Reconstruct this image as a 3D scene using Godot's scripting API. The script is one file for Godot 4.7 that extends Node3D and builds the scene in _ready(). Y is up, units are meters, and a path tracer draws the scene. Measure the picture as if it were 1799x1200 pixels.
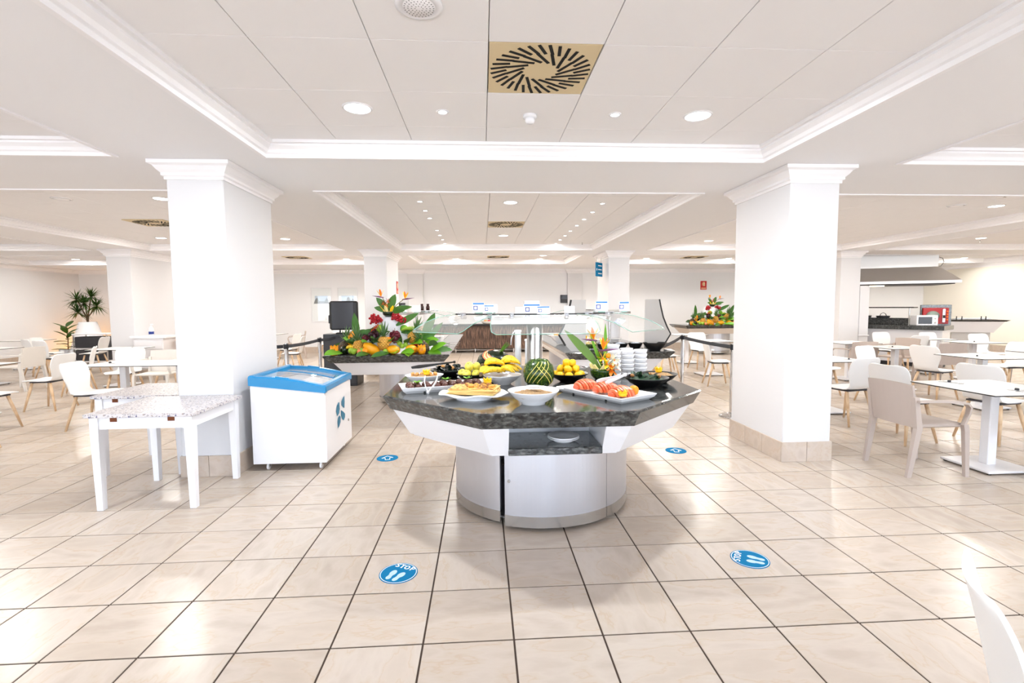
extends Node3D
# A hotel buffet restaurant: daylight from the terrace windows behind the camera, downlights in coffered ceilings.

const HC := 2.757      # soffit height
const HP := 2.87       # coffer panel height
const TOP := 0.9       # counter top height
var M := {}
var taken := {}
var rng := RandomNumberGenerator.new()
var cache := {}

# ---------------------------------------------------------------- mesh builder
class B:
	var st := SurfaceTool.new()
	var x := Transform3D()
	func _init() -> void:
		st.begin(Mesh.PRIMITIVE_TRIANGLES)
		st.set_smooth_group(-1)
	func smooth(on: bool) -> void:
		st.set_smooth_group(0 if on else -1)
	func tri(a: Vector3, b: Vector3, c: Vector3) -> void:   # counter-clockwise seen from outside
		st.add_vertex(x * a); st.add_vertex(x * c); st.add_vertex(x * b)
	func quad(a: Vector3, b: Vector3, c: Vector3, d: Vector3) -> void:
		tri(a, b, c); tri(a, c, d)
	func quad_out(a: Vector3, b: Vector3, c: Vector3, d: Vector3, o: Vector3) -> void:
		if (b - a).cross(c - a).dot((a + b + c + d) / 4.0 - o) >= 0.0: quad(a, b, c, d)
		else: quad(d, c, b, a)
	func box(c: Vector3, s: Vector3, bev := 0.0) -> void:
		var h := s / 2.0
		if bev <= 0.0:
			for a in 3:
				for sg in [-1.0, 1.0]:
					var q := []
					for k in [[-1.0, -1.0], [1.0, -1.0], [1.0, 1.0], [-1.0, 1.0]]:
						var v := Vector3()
						v[a] = sg * h[a]; v[(a + 1) % 3] = k[0] * h[(a + 1) % 3]; v[(a + 2) % 3] = k[1] * h[(a + 2) % 3]
						q.append(c + v)
					quad_out(q[0], q[1], q[2], q[3], c)
			return
		bev = minf(bev, minf(h.x, minf(h.y, h.z)) * 0.98)
		var V := func(sx: float, sy: float, sz: float, a: int) -> Vector3:
			var r := Vector3(sx * (h.x - bev), sy * (h.y - bev), sz * (h.z - bev))
			r[a] = [sx, sy, sz][a] * h[a]
			return c + r
		for a in 3:
			var b1 := (a + 1) % 3
			var b2 := (a + 2) % 3
			for sg in [-1.0, 1.0]:
				var q := []
				for k in [[-1.0, -1.0], [1.0, -1.0], [1.0, 1.0], [-1.0, 1.0]]:
					var s3 := [0.0, 0.0, 0.0]
					s3[a] = sg; s3[b1] = k[0]; s3[b2] = k[1]
					q.append(V.call(s3[0], s3[1], s3[2], a))
				quad_out(q[0], q[1], q[2], q[3], c)
			for s1 in [-1.0, 1.0]:
				for s2 in [-1.0, 1.0]:
					var e := []
					for t in [[-1.0, b1], [1.0, b1], [1.0, b2], [-1.0, b2]]:
						var s3 := [0.0, 0.0, 0.0]
						s3[a] = t[0]; s3[b1] = s1; s3[b2] = s2
						e.append(V.call(s3[0], s3[1], s3[2], t[1]))
					quad_out(e[0], e[1], e[2], e[3], c)
		for sx in [-1.0, 1.0]:
			for sy in [-1.0, 1.0]:
				for sz in [-1.0, 1.0]:
					var p0: Vector3 = V.call(sx, sy, sz, 0)
					var p1: Vector3 = V.call(sx, sy, sz, 1)
					var p2: Vector3 = V.call(sx, sy, sz, 2)
					if (p1 - p0).cross(p2 - p0).dot(p0 - c) >= 0.0: tri(p0, p1, p2)
					else: tri(p0, p2, p1)
	# rings of equal length; each ring counter-clockwise seen from the far (end) side
	func loft(rings: Array, cap0 := true, cap1 := true, closed := true) -> void:
		var n: int = rings[0].size()
		for r in rings.size() - 1:
			for i in (n if closed else n - 1):
				var j := (i + 1) % n
				quad(rings[r][i], rings[r][j], rings[r + 1][j], rings[r + 1][i])
		if cap0: fan(rings[0], true)
		if cap1: fan(rings[rings.size() - 1], false)
	func fan(ring: Array, flip: bool) -> void:
		var c := Vector3()
		for p in ring: c += p
		c /= float(ring.size())
		for i in ring.size():
			var j := (i + 1) % ring.size()
			if flip: tri(c, ring[j], ring[i])
			else: tri(c, ring[i], ring[j])
	func lathe(prof: Array, segs := 16, sx := 1.0, sz := 1.0) -> void:
		var rings := []
		for p in prof:
			var ring := []
			for i in segs:
				var a := -TAU * i / segs
				ring.append(Vector3(cos(a) * p[0] * sx, p[1], sin(a) * p[0] * sz))
			rings.append(ring)
		loft(rings, prof[0][0] > 0.0005, prof[prof.size() - 1][0] > 0.0005)
	func ball(c: Vector3, r: Vector3, segs := 12, rows := 8) -> void:
		var keep := x
		x = x * Transform3D(Basis(), c)
		var prof := []
		for k in rows + 1:
			var t := -PI / 2 + PI * k / rows
			prof.append([maxf(cos(t), 0.0004) * r.x, sin(t) * r.y])
		lathe(prof, segs, 1.0, r.z / r.x)
		x = keep
	func ring(prof: Array, segs := 28) -> void:
		var rings := []
		for p in prof:
			var r := []
			for i in segs:
				var a := -TAU * i / segs
				r.append(Vector3(cos(a) * p[0], p[1], sin(a) * p[0]))
			rings.append(r)
		loft(rings, false, false)
	func tube(pts: Array, rad: Array, sides := 8, caps := true) -> void:
		var rings := []
		var prev := Vector3.UP
		for i in pts.size():
			var d: Vector3 = (pts[mini(i + 1, pts.size() - 1)] - pts[maxi(i - 1, 0)]).normalized()
			if i == 0: prev = Vector3.UP if absf(d.y) < 0.9 else Vector3.RIGHT
			var u := (prev - d * prev.dot(d)).normalized()
			prev = u
			var w := d.cross(u)
			var ring := []
			for k in sides:
				var a := TAU * k / sides
				ring.append(pts[i] + (u * cos(a) + w * sin(a)) * float(rad[mini(i, rad.size() - 1)]))
			rings.append(ring)
		loft(rings, caps, caps)
	# convex or simple polygon in the xz plane lofted upward; poly given counter-clockwise seen from above
	func prism(poly: Array, y0: float, y1: float, top: Array = []) -> void:
		var a := []
		var b := []
		for i in poly.size():
			a.append(Vector3(poly[i].x, y0, poly[i].y))
			var t: Vector2 = poly[i] if top.is_empty() else top[i]
			b.append(Vector3(t.x, y1, t.y))
		loft([a, b])
	func done() -> ArrayMesh:
		st.generate_normals()
		st.index()
		return st.commit()

# ---------------------------------------------------------------- nodes
func numbered(n: String) -> String:
	if not taken.has(n):
		taken[n] = 0
		return n
	taken[n] += 1
	return "%s_%03d" % [n, taken[n]]

func tag(o: Node3D, label: String, cat: String, group := "", kind := "") -> Node3D:
	if label: o.set_meta("label", label)
	if cat: o.set_meta("category", cat)
	if group: o.set_meta("group", group)
	if kind: o.set_meta("kind", kind)
	return o

func thing(called: String, label: String, cat: String, at := Vector3.ZERO, turn := 0.0, group := "") -> Node3D:
	var o := Node3D.new()
	o.name = numbered(called)
	add_child(o)
	o.position = at
	o.rotation_degrees.y = turn
	return tag(o, label, cat, group)

func part(parent: Node3D, called: String, mesh: Mesh, m: Material, at := Vector3.ZERO, rot := Vector3.ZERO) -> MeshInstance3D:
	var o := MeshInstance3D.new()
	o.name = called
	o.mesh = mesh
	o.material_override = m
	parent.add_child(o, true)
	o.position = at
	o.rotation_degrees = rot
	return o

func solo(called: String, label: String, cat: String, mesh: Mesh, m: Material, at := Vector3.ZERO, turn := 0.0, group := "") -> MeshInstance3D:
	var o := part(self, numbered(called), mesh, m, at, Vector3(0, turn, 0))
	tag(o, label, cat, group)
	return o

func struct(called: String, label: String) -> Node3D:
	var o := thing(called, label, called.split("_")[0])
	o.set_meta("kind", "structure")
	return o

func copy_of(o: Node3D, at: Vector3, turn: float, label := "", group := "") -> Node3D:
	var c: Node3D = o.duplicate()
	var base := String(o.name)
	if base.length() > 4 and base[base.length() - 4] == "_" and base.right(3).is_valid_int(): base = base.left(base.length() - 4)
	c.name = numbered(base)
	add_child(c)
	c.position = at
	c.rotation_degrees.y = turn
	if label: c.set_meta("label", label)
	if group: c.set_meta("group", group)
	return c

func bx(size: Vector3, bev := 0.0, c := Vector3.ZERO) -> ArrayMesh:
	var key := "bx%s%s%s" % [size, bev, c]
	if not cache.has(key):
		var b := B.new()
		b.box(c, size, bev)
		cache[key] = b.done()
	return cache[key]

func turned(prof: Array, segs := 20, sx := 1.0, sz := 1.0) -> ArrayMesh:
	var b := B.new()
	b.smooth(true)
	b.lathe(prof, segs, sx, sz)
	return b.done()

func cyl(r: float, h: float, segs := 20, r2 := -1.0) -> ArrayMesh:
	var rt := r if r2 < 0.0 else r2
	var e := minf(0.004, minf(rt, h) * 0.2)
	var b := B.new()
	b.smooth(false)
	b.lathe([[r - e, 0.0], [r, e], [rt, h - e], [rt - e, h]], segs)
	return b.done()

# ---------------------------------------------------------------- materials
func mk(called: String, c: Color, rough := 0.55, metal := 0.0) -> StandardMaterial3D:
	var m := StandardMaterial3D.new()
	m.resource_name = called
	m.albedo_color = c
	m.roughness = rough
	m.metallic = metal
	M[called] = m
	if called.begins_with("sticker"): m.metallic_specular = 0.2
	return m

func noise_tex(seed_: int, freq: float, cols: Array, offs: Array, size := 512, oct := 4, warp := 0.0, cell := false) -> NoiseTexture2D:
	var n := FastNoiseLite.new()
	n.seed = seed_
	n.frequency = freq
	n.fractal_octaves = oct
	if cell:
		n.noise_type = FastNoiseLite.TYPE_CELLULAR
		n.cellular_return_type = FastNoiseLite.RETURN_CELL_VALUE
		n.fractal_type = FastNoiseLite.FRACTAL_NONE
		n.cellular_jitter = 1.0
	if warp > 0.0:
		n.domain_warp_enabled = true
		n.domain_warp_amplitude = warp
		n.domain_warp_frequency = freq * 1.5
	var g := Gradient.new()
	g.offsets = PackedFloat32Array(offs)
	g.colors = PackedColorArray(cols)
	if cell: g.interpolation_mode = Gradient.GRADIENT_INTERPOLATE_CONSTANT
	var t := NoiseTexture2D.new()
	t.width = size
	t.height = size
	t.seamless = true
	t.noise = n
	t.color_ramp = g
	return t

func tri_tex(m: StandardMaterial3D, t: Texture2D, scale: float, world := true) -> StandardMaterial3D:
	m.albedo_texture = t
	m.uv1_triplanar = true
	m.uv1_world_triplanar = world
	m.uv1_scale = Vector3.ONE * scale
	return m

func make_materials() -> void:
	mk("wall", Color(0.925, 0.925, 0.93), 0.85)
	mk("wall_cream", Color(0.965, 0.945, 0.895), 0.85)
	mk("white_paint", Color(0.865, 0.86, 0.865), 0.6)
	mk("ceiling", Color(0.945, 0.94, 0.945), 0.85)
	mk("panel", Color(0.945, 0.935, 0.935), 0.8)
	mk("cornice", Color(0.96, 0.95, 0.955), 0.5)
	mk("grout", Color(0.25, 0.19, 0.15), 0.9)
	for k in 4:
		var t := noise_tex(11 + k, 0.006, [Color(0.77, 0.72, 0.675), Color(0.815, 0.77, 0.73), Color(0.80, 0.75, 0.70), Color(0.79, 0.72, 0.655), Color(0.807, 0.757, 0.71), Color(0.787, 0.737, 0.69)], [0.1, 0.44, 0.56, 0.59, 0.625, 0.85], 512, 5, 25.0)
		var m := tri_tex(mk("tile%d" % k, Color(0.97 - 0.012 * k, 0.96 - 0.014 * k, 0.945 - 0.016 * k), 0.26), t, 0.85)
		m.uv1_scale = Vector3(0.55, 1.0, 1.5) if k % 2 else Vector3(1.4, 1.0, 0.6)
		m.uv1_offset = Vector3(0.31 * k, 0.17 * k, 0.57 * k)
		m.metallic_specular = 0.42
	tri_tex(mk("skirting", Color(0.97, 0.95, 0.93), 0.3), (M["tile1"] as StandardMaterial3D).albedo_texture, 1.1)
	# dark speckled granite
	var gr := noise_tex(5, 0.022, [Color(0.11, 0.11, 0.115), Color(0.20, 0.205, 0.205), Color(0.29, 0.30, 0.295), Color(0.44, 0.44, 0.425)], [0.22, 0.45, 0.6, 0.85], 512, 5, 30.0)
	tri_tex(mk("granite", Color(1, 1, 1), 0.1), gr, 1.6)
	M["granite"].uv1_scale = Vector3(1.6, 3.4, 2.6)
	M["granite"].metallic_specular = 0.6
	var tz := noise_tex(8, 0.06, [Color(0.93, 0.92, 0.91), Color(0.78, 0.76, 0.76), Color(0.93, 0.92, 0.91), Color(0.62, 0.60, 0.62), Color(0.94, 0.93, 0.92), Color(0.72, 0.66, 0.62), Color(0.30, 0.33, 0.55), Color(0.9, 0.9, 0.9)], [0.0, 0.34, 0.42, 0.56, 0.64, 0.78, 0.88, 0.92], 512, 1, 6.0, true)
	tri_tex(mk("terrazzo", Color(0.87, 0.855, 0.86), 0.35), tz, 3.6)
	mk("steel", Color(0.78, 0.775, 0.77), 0.24, 1.0)
	mk("brushed", Color(0.80, 0.80, 0.82), 0.38, 0.85)
	mk("hood_steel", Color(0.84, 0.83, 0.82), 0.42, 0.95)
	mk("beam_steel", Color(0.68, 0.67, 0.65), 0.3, 1.0)
	mk("chrome", Color(0.88, 0.88, 0.88), 0.08, 1.0)
	mk("white_gloss", Color(0.92, 0.915, 0.925), 0.25)
	mk("white_laminate", Color(0.93, 0.92, 0.925), 0.35)
	mk("ceramic", Color(0.95, 0.945, 0.95), 0.15)
	mk("chair_white", Color(0.94, 0.935, 0.93), 0.4)
	mk("chair_cream", Color(0.90, 0.875, 0.845), 0.5)
	mk("chair_taupe", Color(0.72, 0.66, 0.62), 0.5)
	mk("beige_front", Color(0.84, 0.79, 0.74), 0.5)
	var wd := noise_tex(21, 0.012, [Color(0.82, 0.67, 0.51), Color(0.88, 0.75, 0.60), Color(0.91, 0.79, 0.65)], [0.3, 0.55, 0.75], 256, 3, 12.0)
	tri_tex(mk("beech", Color(1, 1, 1), 0.45), wd, 2.0, false)
	mk("frame_dark", Color(0.26, 0.25, 0.27), 0.5)
	mk("black_edge", Color(0.10, 0.085, 0.085), 0.5)
	mk("table_white", Color(0.94, 0.925, 0.905), 0.35)
	mk("black_plastic", Color(0.045, 0.045, 0.05), 0.35)
	mk("screen_dark", Color(0.10, 0.09, 0.12), 0.18)
	mk("charcoal", Color(0.20, 0.20, 0.22), 0.5)
	mk("belt", Color(0.09, 0.10, 0.13), 0.7)
	mk("grey_shield", Color(0.74, 0.72, 0.70), 0.35)
	mk("freezer_blue", Color(0.06, 0.49, 0.70), 0.3)
	mk("teal_print", Color(0.16, 0.45, 0.57), 0.5)
	mk("sticker_blue", Color(0.10, 0.46, 0.64), 0.8)
	mk("sticker_pale", Color(0.72, 0.83, 0.88), 0.5)
	mk("sticker_white", Color(0.93, 0.95, 0.95), 0.5)
	mk("card_white", Color(0.95, 0.95, 0.95), 0.5)
	mk("card_blue", Color(0.14, 0.42, 0.74), 0.5)
	mk("card_navy", Color(0.09, 0.19, 0.50), 0.5)
	mk("card_grey", Color(0.66, 0.70, 0.76), 0.6)
	mk("sign_red", Color(0.75, 0.09, 0.07), 0.5)
	mk("sign_cream", Color(0.94, 0.86, 0.68), 0.5)
	mk("vent_beige", Color(0.85, 0.77, 0.61), 0.5)
	mk("slot_shade", Color(0.03, 0.028, 0.025), 0.9)  # near-black that paints the shade inside the vent openings
	mk("oven_red", Color(0.62, 0.06, 0.05), 0.35)
	mk("oven_glass", Color(0.55, 0.60, 0.56), 0.12)
	mk("knob_orange", Color(0.93, 0.42, 0.06), 0.5)  # plain orange of the oven knobs
	var ww := noise_tex(31, 0.02, [Color(0.16, 0.10, 0.07), Color(0.34, 0.23, 0.17), Color(0.52, 0.41, 0.33), Color(0.24, 0.155, 0.11)], [0.25, 0.45, 0.6, 0.75], 512, 4, 0.0)
	var mw := mk("zebrano", Color(1, 1, 1), 0.45)
	mw.albedo_texture = ww
	mw.uv1_triplanar = true
	mw.uv1_world_triplanar = true
	mw.uv1_scale = Vector3(2.6, 0.16, 2.6)
	var gl := mk("glass", Color(0.94, 0.98, 0.965, 0.10), 0.02)
	gl.transparency = BaseMaterial3D.TRANSPARENCY_ALPHA
	var ge := mk("glass_edge", Color(0.55, 0.74, 0.68, 0.55), 0.1)
	ge.transparency = BaseMaterial3D.TRANSPARENCY_ALPHA
	for p in [["lamp_cool", Color(0.98, 0.99, 1.0), 9.0], ["lamp_warm", Color(1.0, 0.99, 0.97), 9.0], ["lamp_amber", Color(1.0, 0.72, 0.34), 5.0], ["lamp_bar", Color(1.0, 0.93, 0.78), 6.0]]:
		var e := mk(p[0], Color(0.95, 0.95, 0.93), 0.5)
		e.emission_enabled = true
		e.emission = p[1]
		e.emission_energy_multiplier = p[2]
	# food and plants
	mk("leaf", Color(0.16, 0.38, 0.09), 0.45)
	mk("leaf_light", Color(0.38, 0.62, 0.10), 0.45)
	mk("leaf_olive", Color(0.34, 0.47, 0.16), 0.45)
	mk("leaf_dark", Color(0.10, 0.24, 0.07), 0.45)
	mk("leaf_blue", Color(0.30, 0.42, 0.28), 0.55)
	for nm in ["leaf", "leaf_light", "leaf_olive", "leaf_dark", "leaf_blue"]:
		M[nm].backlight_enabled = true
		M[nm].backlight = Color(0.25, 0.35, 0.08)
	mk("stem", Color(0.42, 0.40, 0.22), 0.7)
	mk("bark", Color(0.45, 0.36, 0.26), 0.9)
	mk("soil", Color(0.10, 0.075, 0.06), 0.95)
	mk("petal_orange", Color(0.97, 0.52, 0.05), 0.5)
	mk("petal_yellow", Color(0.99, 0.80, 0.08), 0.5)
	mk("petal_red", Color(0.66, 0.02, 0.10), 0.5)
	mk("petal_purple", Color(0.42, 0.22, 0.38), 0.5)
	mk("petal_white", Color(0.97, 0.95, 0.85), 0.5)
	mk("melon_flesh", Color(0.97, 0.90, 0.62), 0.4)
	tri_tex(mk("melon_green", Color(1, 1, 1), 0.22), noise_tex(41, 0.03, [Color(0.10, 0.20, 0.06), Color(0.20, 0.33, 0.08), Color(0.45, 0.50, 0.12)], [0.35, 0.6, 0.9], 256, 3), 7.0, false)
	tri_tex(mk("melon_dark", Color(1, 1, 1), 0.25), noise_tex(42, 0.02, [Color(0.07, 0.12, 0.06), Color(0.13, 0.20, 0.09)], [0.4, 0.7], 256, 3), 3.0, false)
	mk("cut_line", Color(0.95, 0.88, 0.45), 0.5)
	mk("flesh_pink", Color(0.95, 0.52, 0.35), 0.4)
	mk("flesh_deep", Color(0.86, 0.36, 0.20), 0.4)
	tri_tex(mk("banana", Color(1, 1, 1), 0.45), noise_tex(43, 0.04, [Color(0.30, 0.20, 0.06), Color(0.93, 0.73, 0.09), Color(0.97, 0.81, 0.16)], [0.16, 0.26, 0.7], 256, 3), 3.0, false)
	mk("banana_green", Color(0.55, 0.68, 0.14), 0.45)
	mk("lemon", Color(0.97, 0.77, 0.07), 0.4)
	mk("apple_yellow", Color(0.90, 0.84, 0.32), 0.3)
	mk("apple_green", Color(0.58, 0.72, 0.22), 0.3)
	mk("orange", Color(0.97, 0.58, 0.04), 0.45)
	mk("mango", Color(0.96, 0.65, 0.06), 0.35)
	mk("pepper_orange", Color(0.96, 0.60, 0.03), 0.35)
	mk("grape_dark", Color(0.20, 0.05, 0.11), 0.25)
	mk("grape_red", Color(0.40, 0.11, 0.17), 0.25)
	mk("pine_body", Color(0.72, 0.50, 0.16), 0.6)
	mk("pine_scale", Color(0.90, 0.70, 0.30), 0.6)
	mk("pine_body_dark", Color(0.20, 0.15, 0.09), 0.6)
	mk("pine_scale_dark", Color(0.42, 0.34, 0.20), 0.6)
	mk("prune", Color(0.30, 0.13, 0.08), 0.35)
	mk("nut", Color(0.62, 0.42, 0.22), 0.6)
	mk("crisp", Color(0.85, 0.60, 0.24), 0.6)
	mk("pastry", Color(0.93, 0.78, 0.48), 0.6)
	tri_tex(mk("pastry_top", Color(1, 1, 1), 0.6), noise_tex(44, 0.03, [Color(0.55, 0.28, 0.08), Color(0.90, 0.65, 0.24), Color(0.95, 0.79, 0.45)], [0.25, 0.5, 0.75], 256, 4), 4.0)
	tri_tex(mk("muesli", Color(1, 1, 1), 0.8), noise_tex(45, 0.08, [Color(0.34, 0.20, 0.10), Color(0.72, 0.57, 0.37), Color(0.86, 0.75, 0.55), Color(0.45, 0.28, 0.17)], [0.3, 0.45, 0.6, 0.72], 256, 2), 9.0)
	mk("mussel", Color(0.03, 0.075, 0.06), 0.15)
	mk("salad", Color(0.05, 0.20, 0.10), 0.4)
	mk("cloth", Color(0.93, 0.93, 0.95), 0.8)
	mk("bread", Color(0.80, 0.58, 0.32), 0.7)
	mk("paper", Color(0.95, 0.95, 0.955), 0.6)
	mk("bottle_white", Color(0.93, 0.93, 0.93), 0.3)
	mk("jar_dark", Color(0.18, 0.05, 0.03), 0.2)
	mk("photo_grey", Color(0.36, 0.36, 0.40), 0.3)
	mk("photo_sky", Color(0.66, 0.73, 0.82), 0.3)
	mk("photo_dark", Color(0.20, 0.19, 0.20), 0.3)
	mk("skin_pink", Color(0.90, 0.70, 0.66), 0.6)
	mk("mortise", Color(0.46, 0.24, 0.11), 0.8)

# ---------------------------------------------------------------- setting
func _ready() -> void:
	rng.seed = 7
	# camera
	var cam := Camera3D.new()
	cam.name = "camera"
	var yaw := 0.06037
	var pitch := -0.07155
	var roll := -0.00785
	var f := Vector3(sin(yaw) * cos(pitch), sin(pitch), -cos(yaw) * cos(pitch))
	var r := f.cross(Vector3.UP).normalized()
	var u := r.cross(f)
	cam.transform = Transform3D(Basis(r * cos(roll) + u * sin(roll), u * cos(roll) - r * sin(roll), -f), Vector3(0, 1.5, 0))
	cam.fov = rad_to_deg(2.0 * atan(600.0 / 859.6))
	cam.near = 0.05
	cam.far = 200.0
	add_child(cam)
	cam.current = true
	# sky and exposure
	var env := Environment.new()
	env.background_mode = Environment.BG_SKY
	var sky := Sky.new()
	var sm := ProceduralSkyMaterial.new()
	sm.sky_top_color = Color(0.76, 0.86, 1.0)
	sm.sky_horizon_color = Color(0.90, 0.95, 1.0)
	sm.sky_curve = 0.2
	sm.sky_energy_multiplier = 1.0
	sm.ground_bottom_color = Color(0.90, 0.92, 0.94)
	sm.ground_horizon_color = Color(0.92, 0.94, 0.97)
	sm.ground_energy_multiplier = 1.0
	sky.sky_material = sm
	env.sky = sky
	env.background_energy_multiplier = 7.3
	env.tonemap_mode = Environment.TONE_MAPPER_LINEAR
	env.tonemap_exposure = 1.31
	env.sdfgi_enabled = true
	env.ssao_enabled = true
	env.ssil_enabled = true
	var we := WorldEnvironment.new()
	we.name = "environment"
	we.environment = env
	add_child(we)

	make_materials()
	build_floor()
	build_walls()
	build_ceiling()
	build_columns()
	build_lamps()
	build_island()
	build_counters()
	build_freezer()
	build_terrazzo_tables()
	build_dining()
	build_back()
	build_kitchen()
	build_stanchions()
	build_stickers()
	build_island_food()
	build_fruit_display()

const X0 := -12.95
const X1 := 15.8
const Z0 := -16.69
const Z1 := 4.6

func build_floor() -> void:
	var s := 0.4076
	var fl := struct("floor", "beige marbled ceramic tile floor with dark brown grout lines")
	part(fl, "grout_bed", bx(Vector3(X1 - X0 + 0.4, 0.1, Z1 - Z0 + 0.4)), M["grout"], Vector3((X0 + X1) / 2, -0.0535, (Z0 + Z1) / 2))
	var cells := []
	for i in range(floori((X0 - 0.126) / s), ceili((X1 - 0.126) / s)):
		for j in range(floori((-2.104 - Z1) / s), ceili((-2.104 - Z0) / s)):
			var xa := 0.126 + i * s
			var zb := -2.104 - j * s
			var c := Vector2(xa + s / 2, zb - s / 2)
			var seen := c.y < -1.5 and absf(c.x - 0.06 * -c.y) < -c.y * 1.08 + 0.4
			cells.append([c.length() + (0.0 if seen else 1000.0), c])
	cells.sort_custom(func(a, b): return a[0] < b[0])
	var one := B.new()
	var g := s - 0.0085
	one.box(Vector3(0, -0.01, 0), Vector3(g, 0.02, g), 0.0015)
	var tile := one.done()
	var rest := [B.new(), B.new(), B.new(), B.new()]
	for k in cells.size():
		var c: Vector2 = cells[k][1]
		var v := rng.randi() % 4
		if k < 300:
			part(fl, "tile", tile, M["tile%d" % v], Vector3(c.x, 0, c.y))
		else:
			var b: B = rest[v]
			var h := g / 2
			var xa := maxf(c.x - h, X0); var xb := minf(c.x + h, X1); var za := maxf(c.y - h, Z0); var zb := minf(c.y + h, Z1)
			if xb - xa < 0.01 or zb - za < 0.01: continue
			b.quad(Vector3(xa, 0, zb), Vector3(xb, 0, zb), Vector3(xb, 0, za), Vector3(xa, 0, za))
			for e in [[Vector3(xa, 0, za), Vector3(xa, 0, zb)], [Vector3(xa, 0, zb), Vector3(xb, 0, zb)], [Vector3(xb, 0, zb), Vector3(xb, 0, za)], [Vector3(xb, 0, za), Vector3(xa, 0, za)]]:
				b.quad(e[0] - Vector3(0, 0.004, 0), e[1] - Vector3(0, 0.004, 0), e[1], e[0])
	var am := ArrayMesh.new()
	for v in 4:
		var st: SurfaceTool = rest[v].st
		st.generate_normals()
		st.commit(am)
		am.surface_set_material(v, M["tile%d" % v])
	var o := MeshInstance3D.new()
	o.name = "tile_field"
	o.mesh = am
	fl.add_child(o, true)
	o.set_meta("kind", "stuff")

func skirting(parent: Node3D, a: Vector3, b: Vector3, out: Vector3, h := 0.19, w := 0.3) -> void:
	var d := b - a
	var n := maxi(1, roundi(d.length() / w))
	var l := d.length() / n
	var m := bx(Vector3(l - 0.004, h, 0.014), 0.002)
	for k in n:
		var p := part(parent, "skirting_tile", m, M["skirting"], a + d * ((k + 0.5) / n) + out * 0.007 + Vector3(0, h / 2, 0))
		p.rotation.y = atan2(out.x, out.z)

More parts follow.
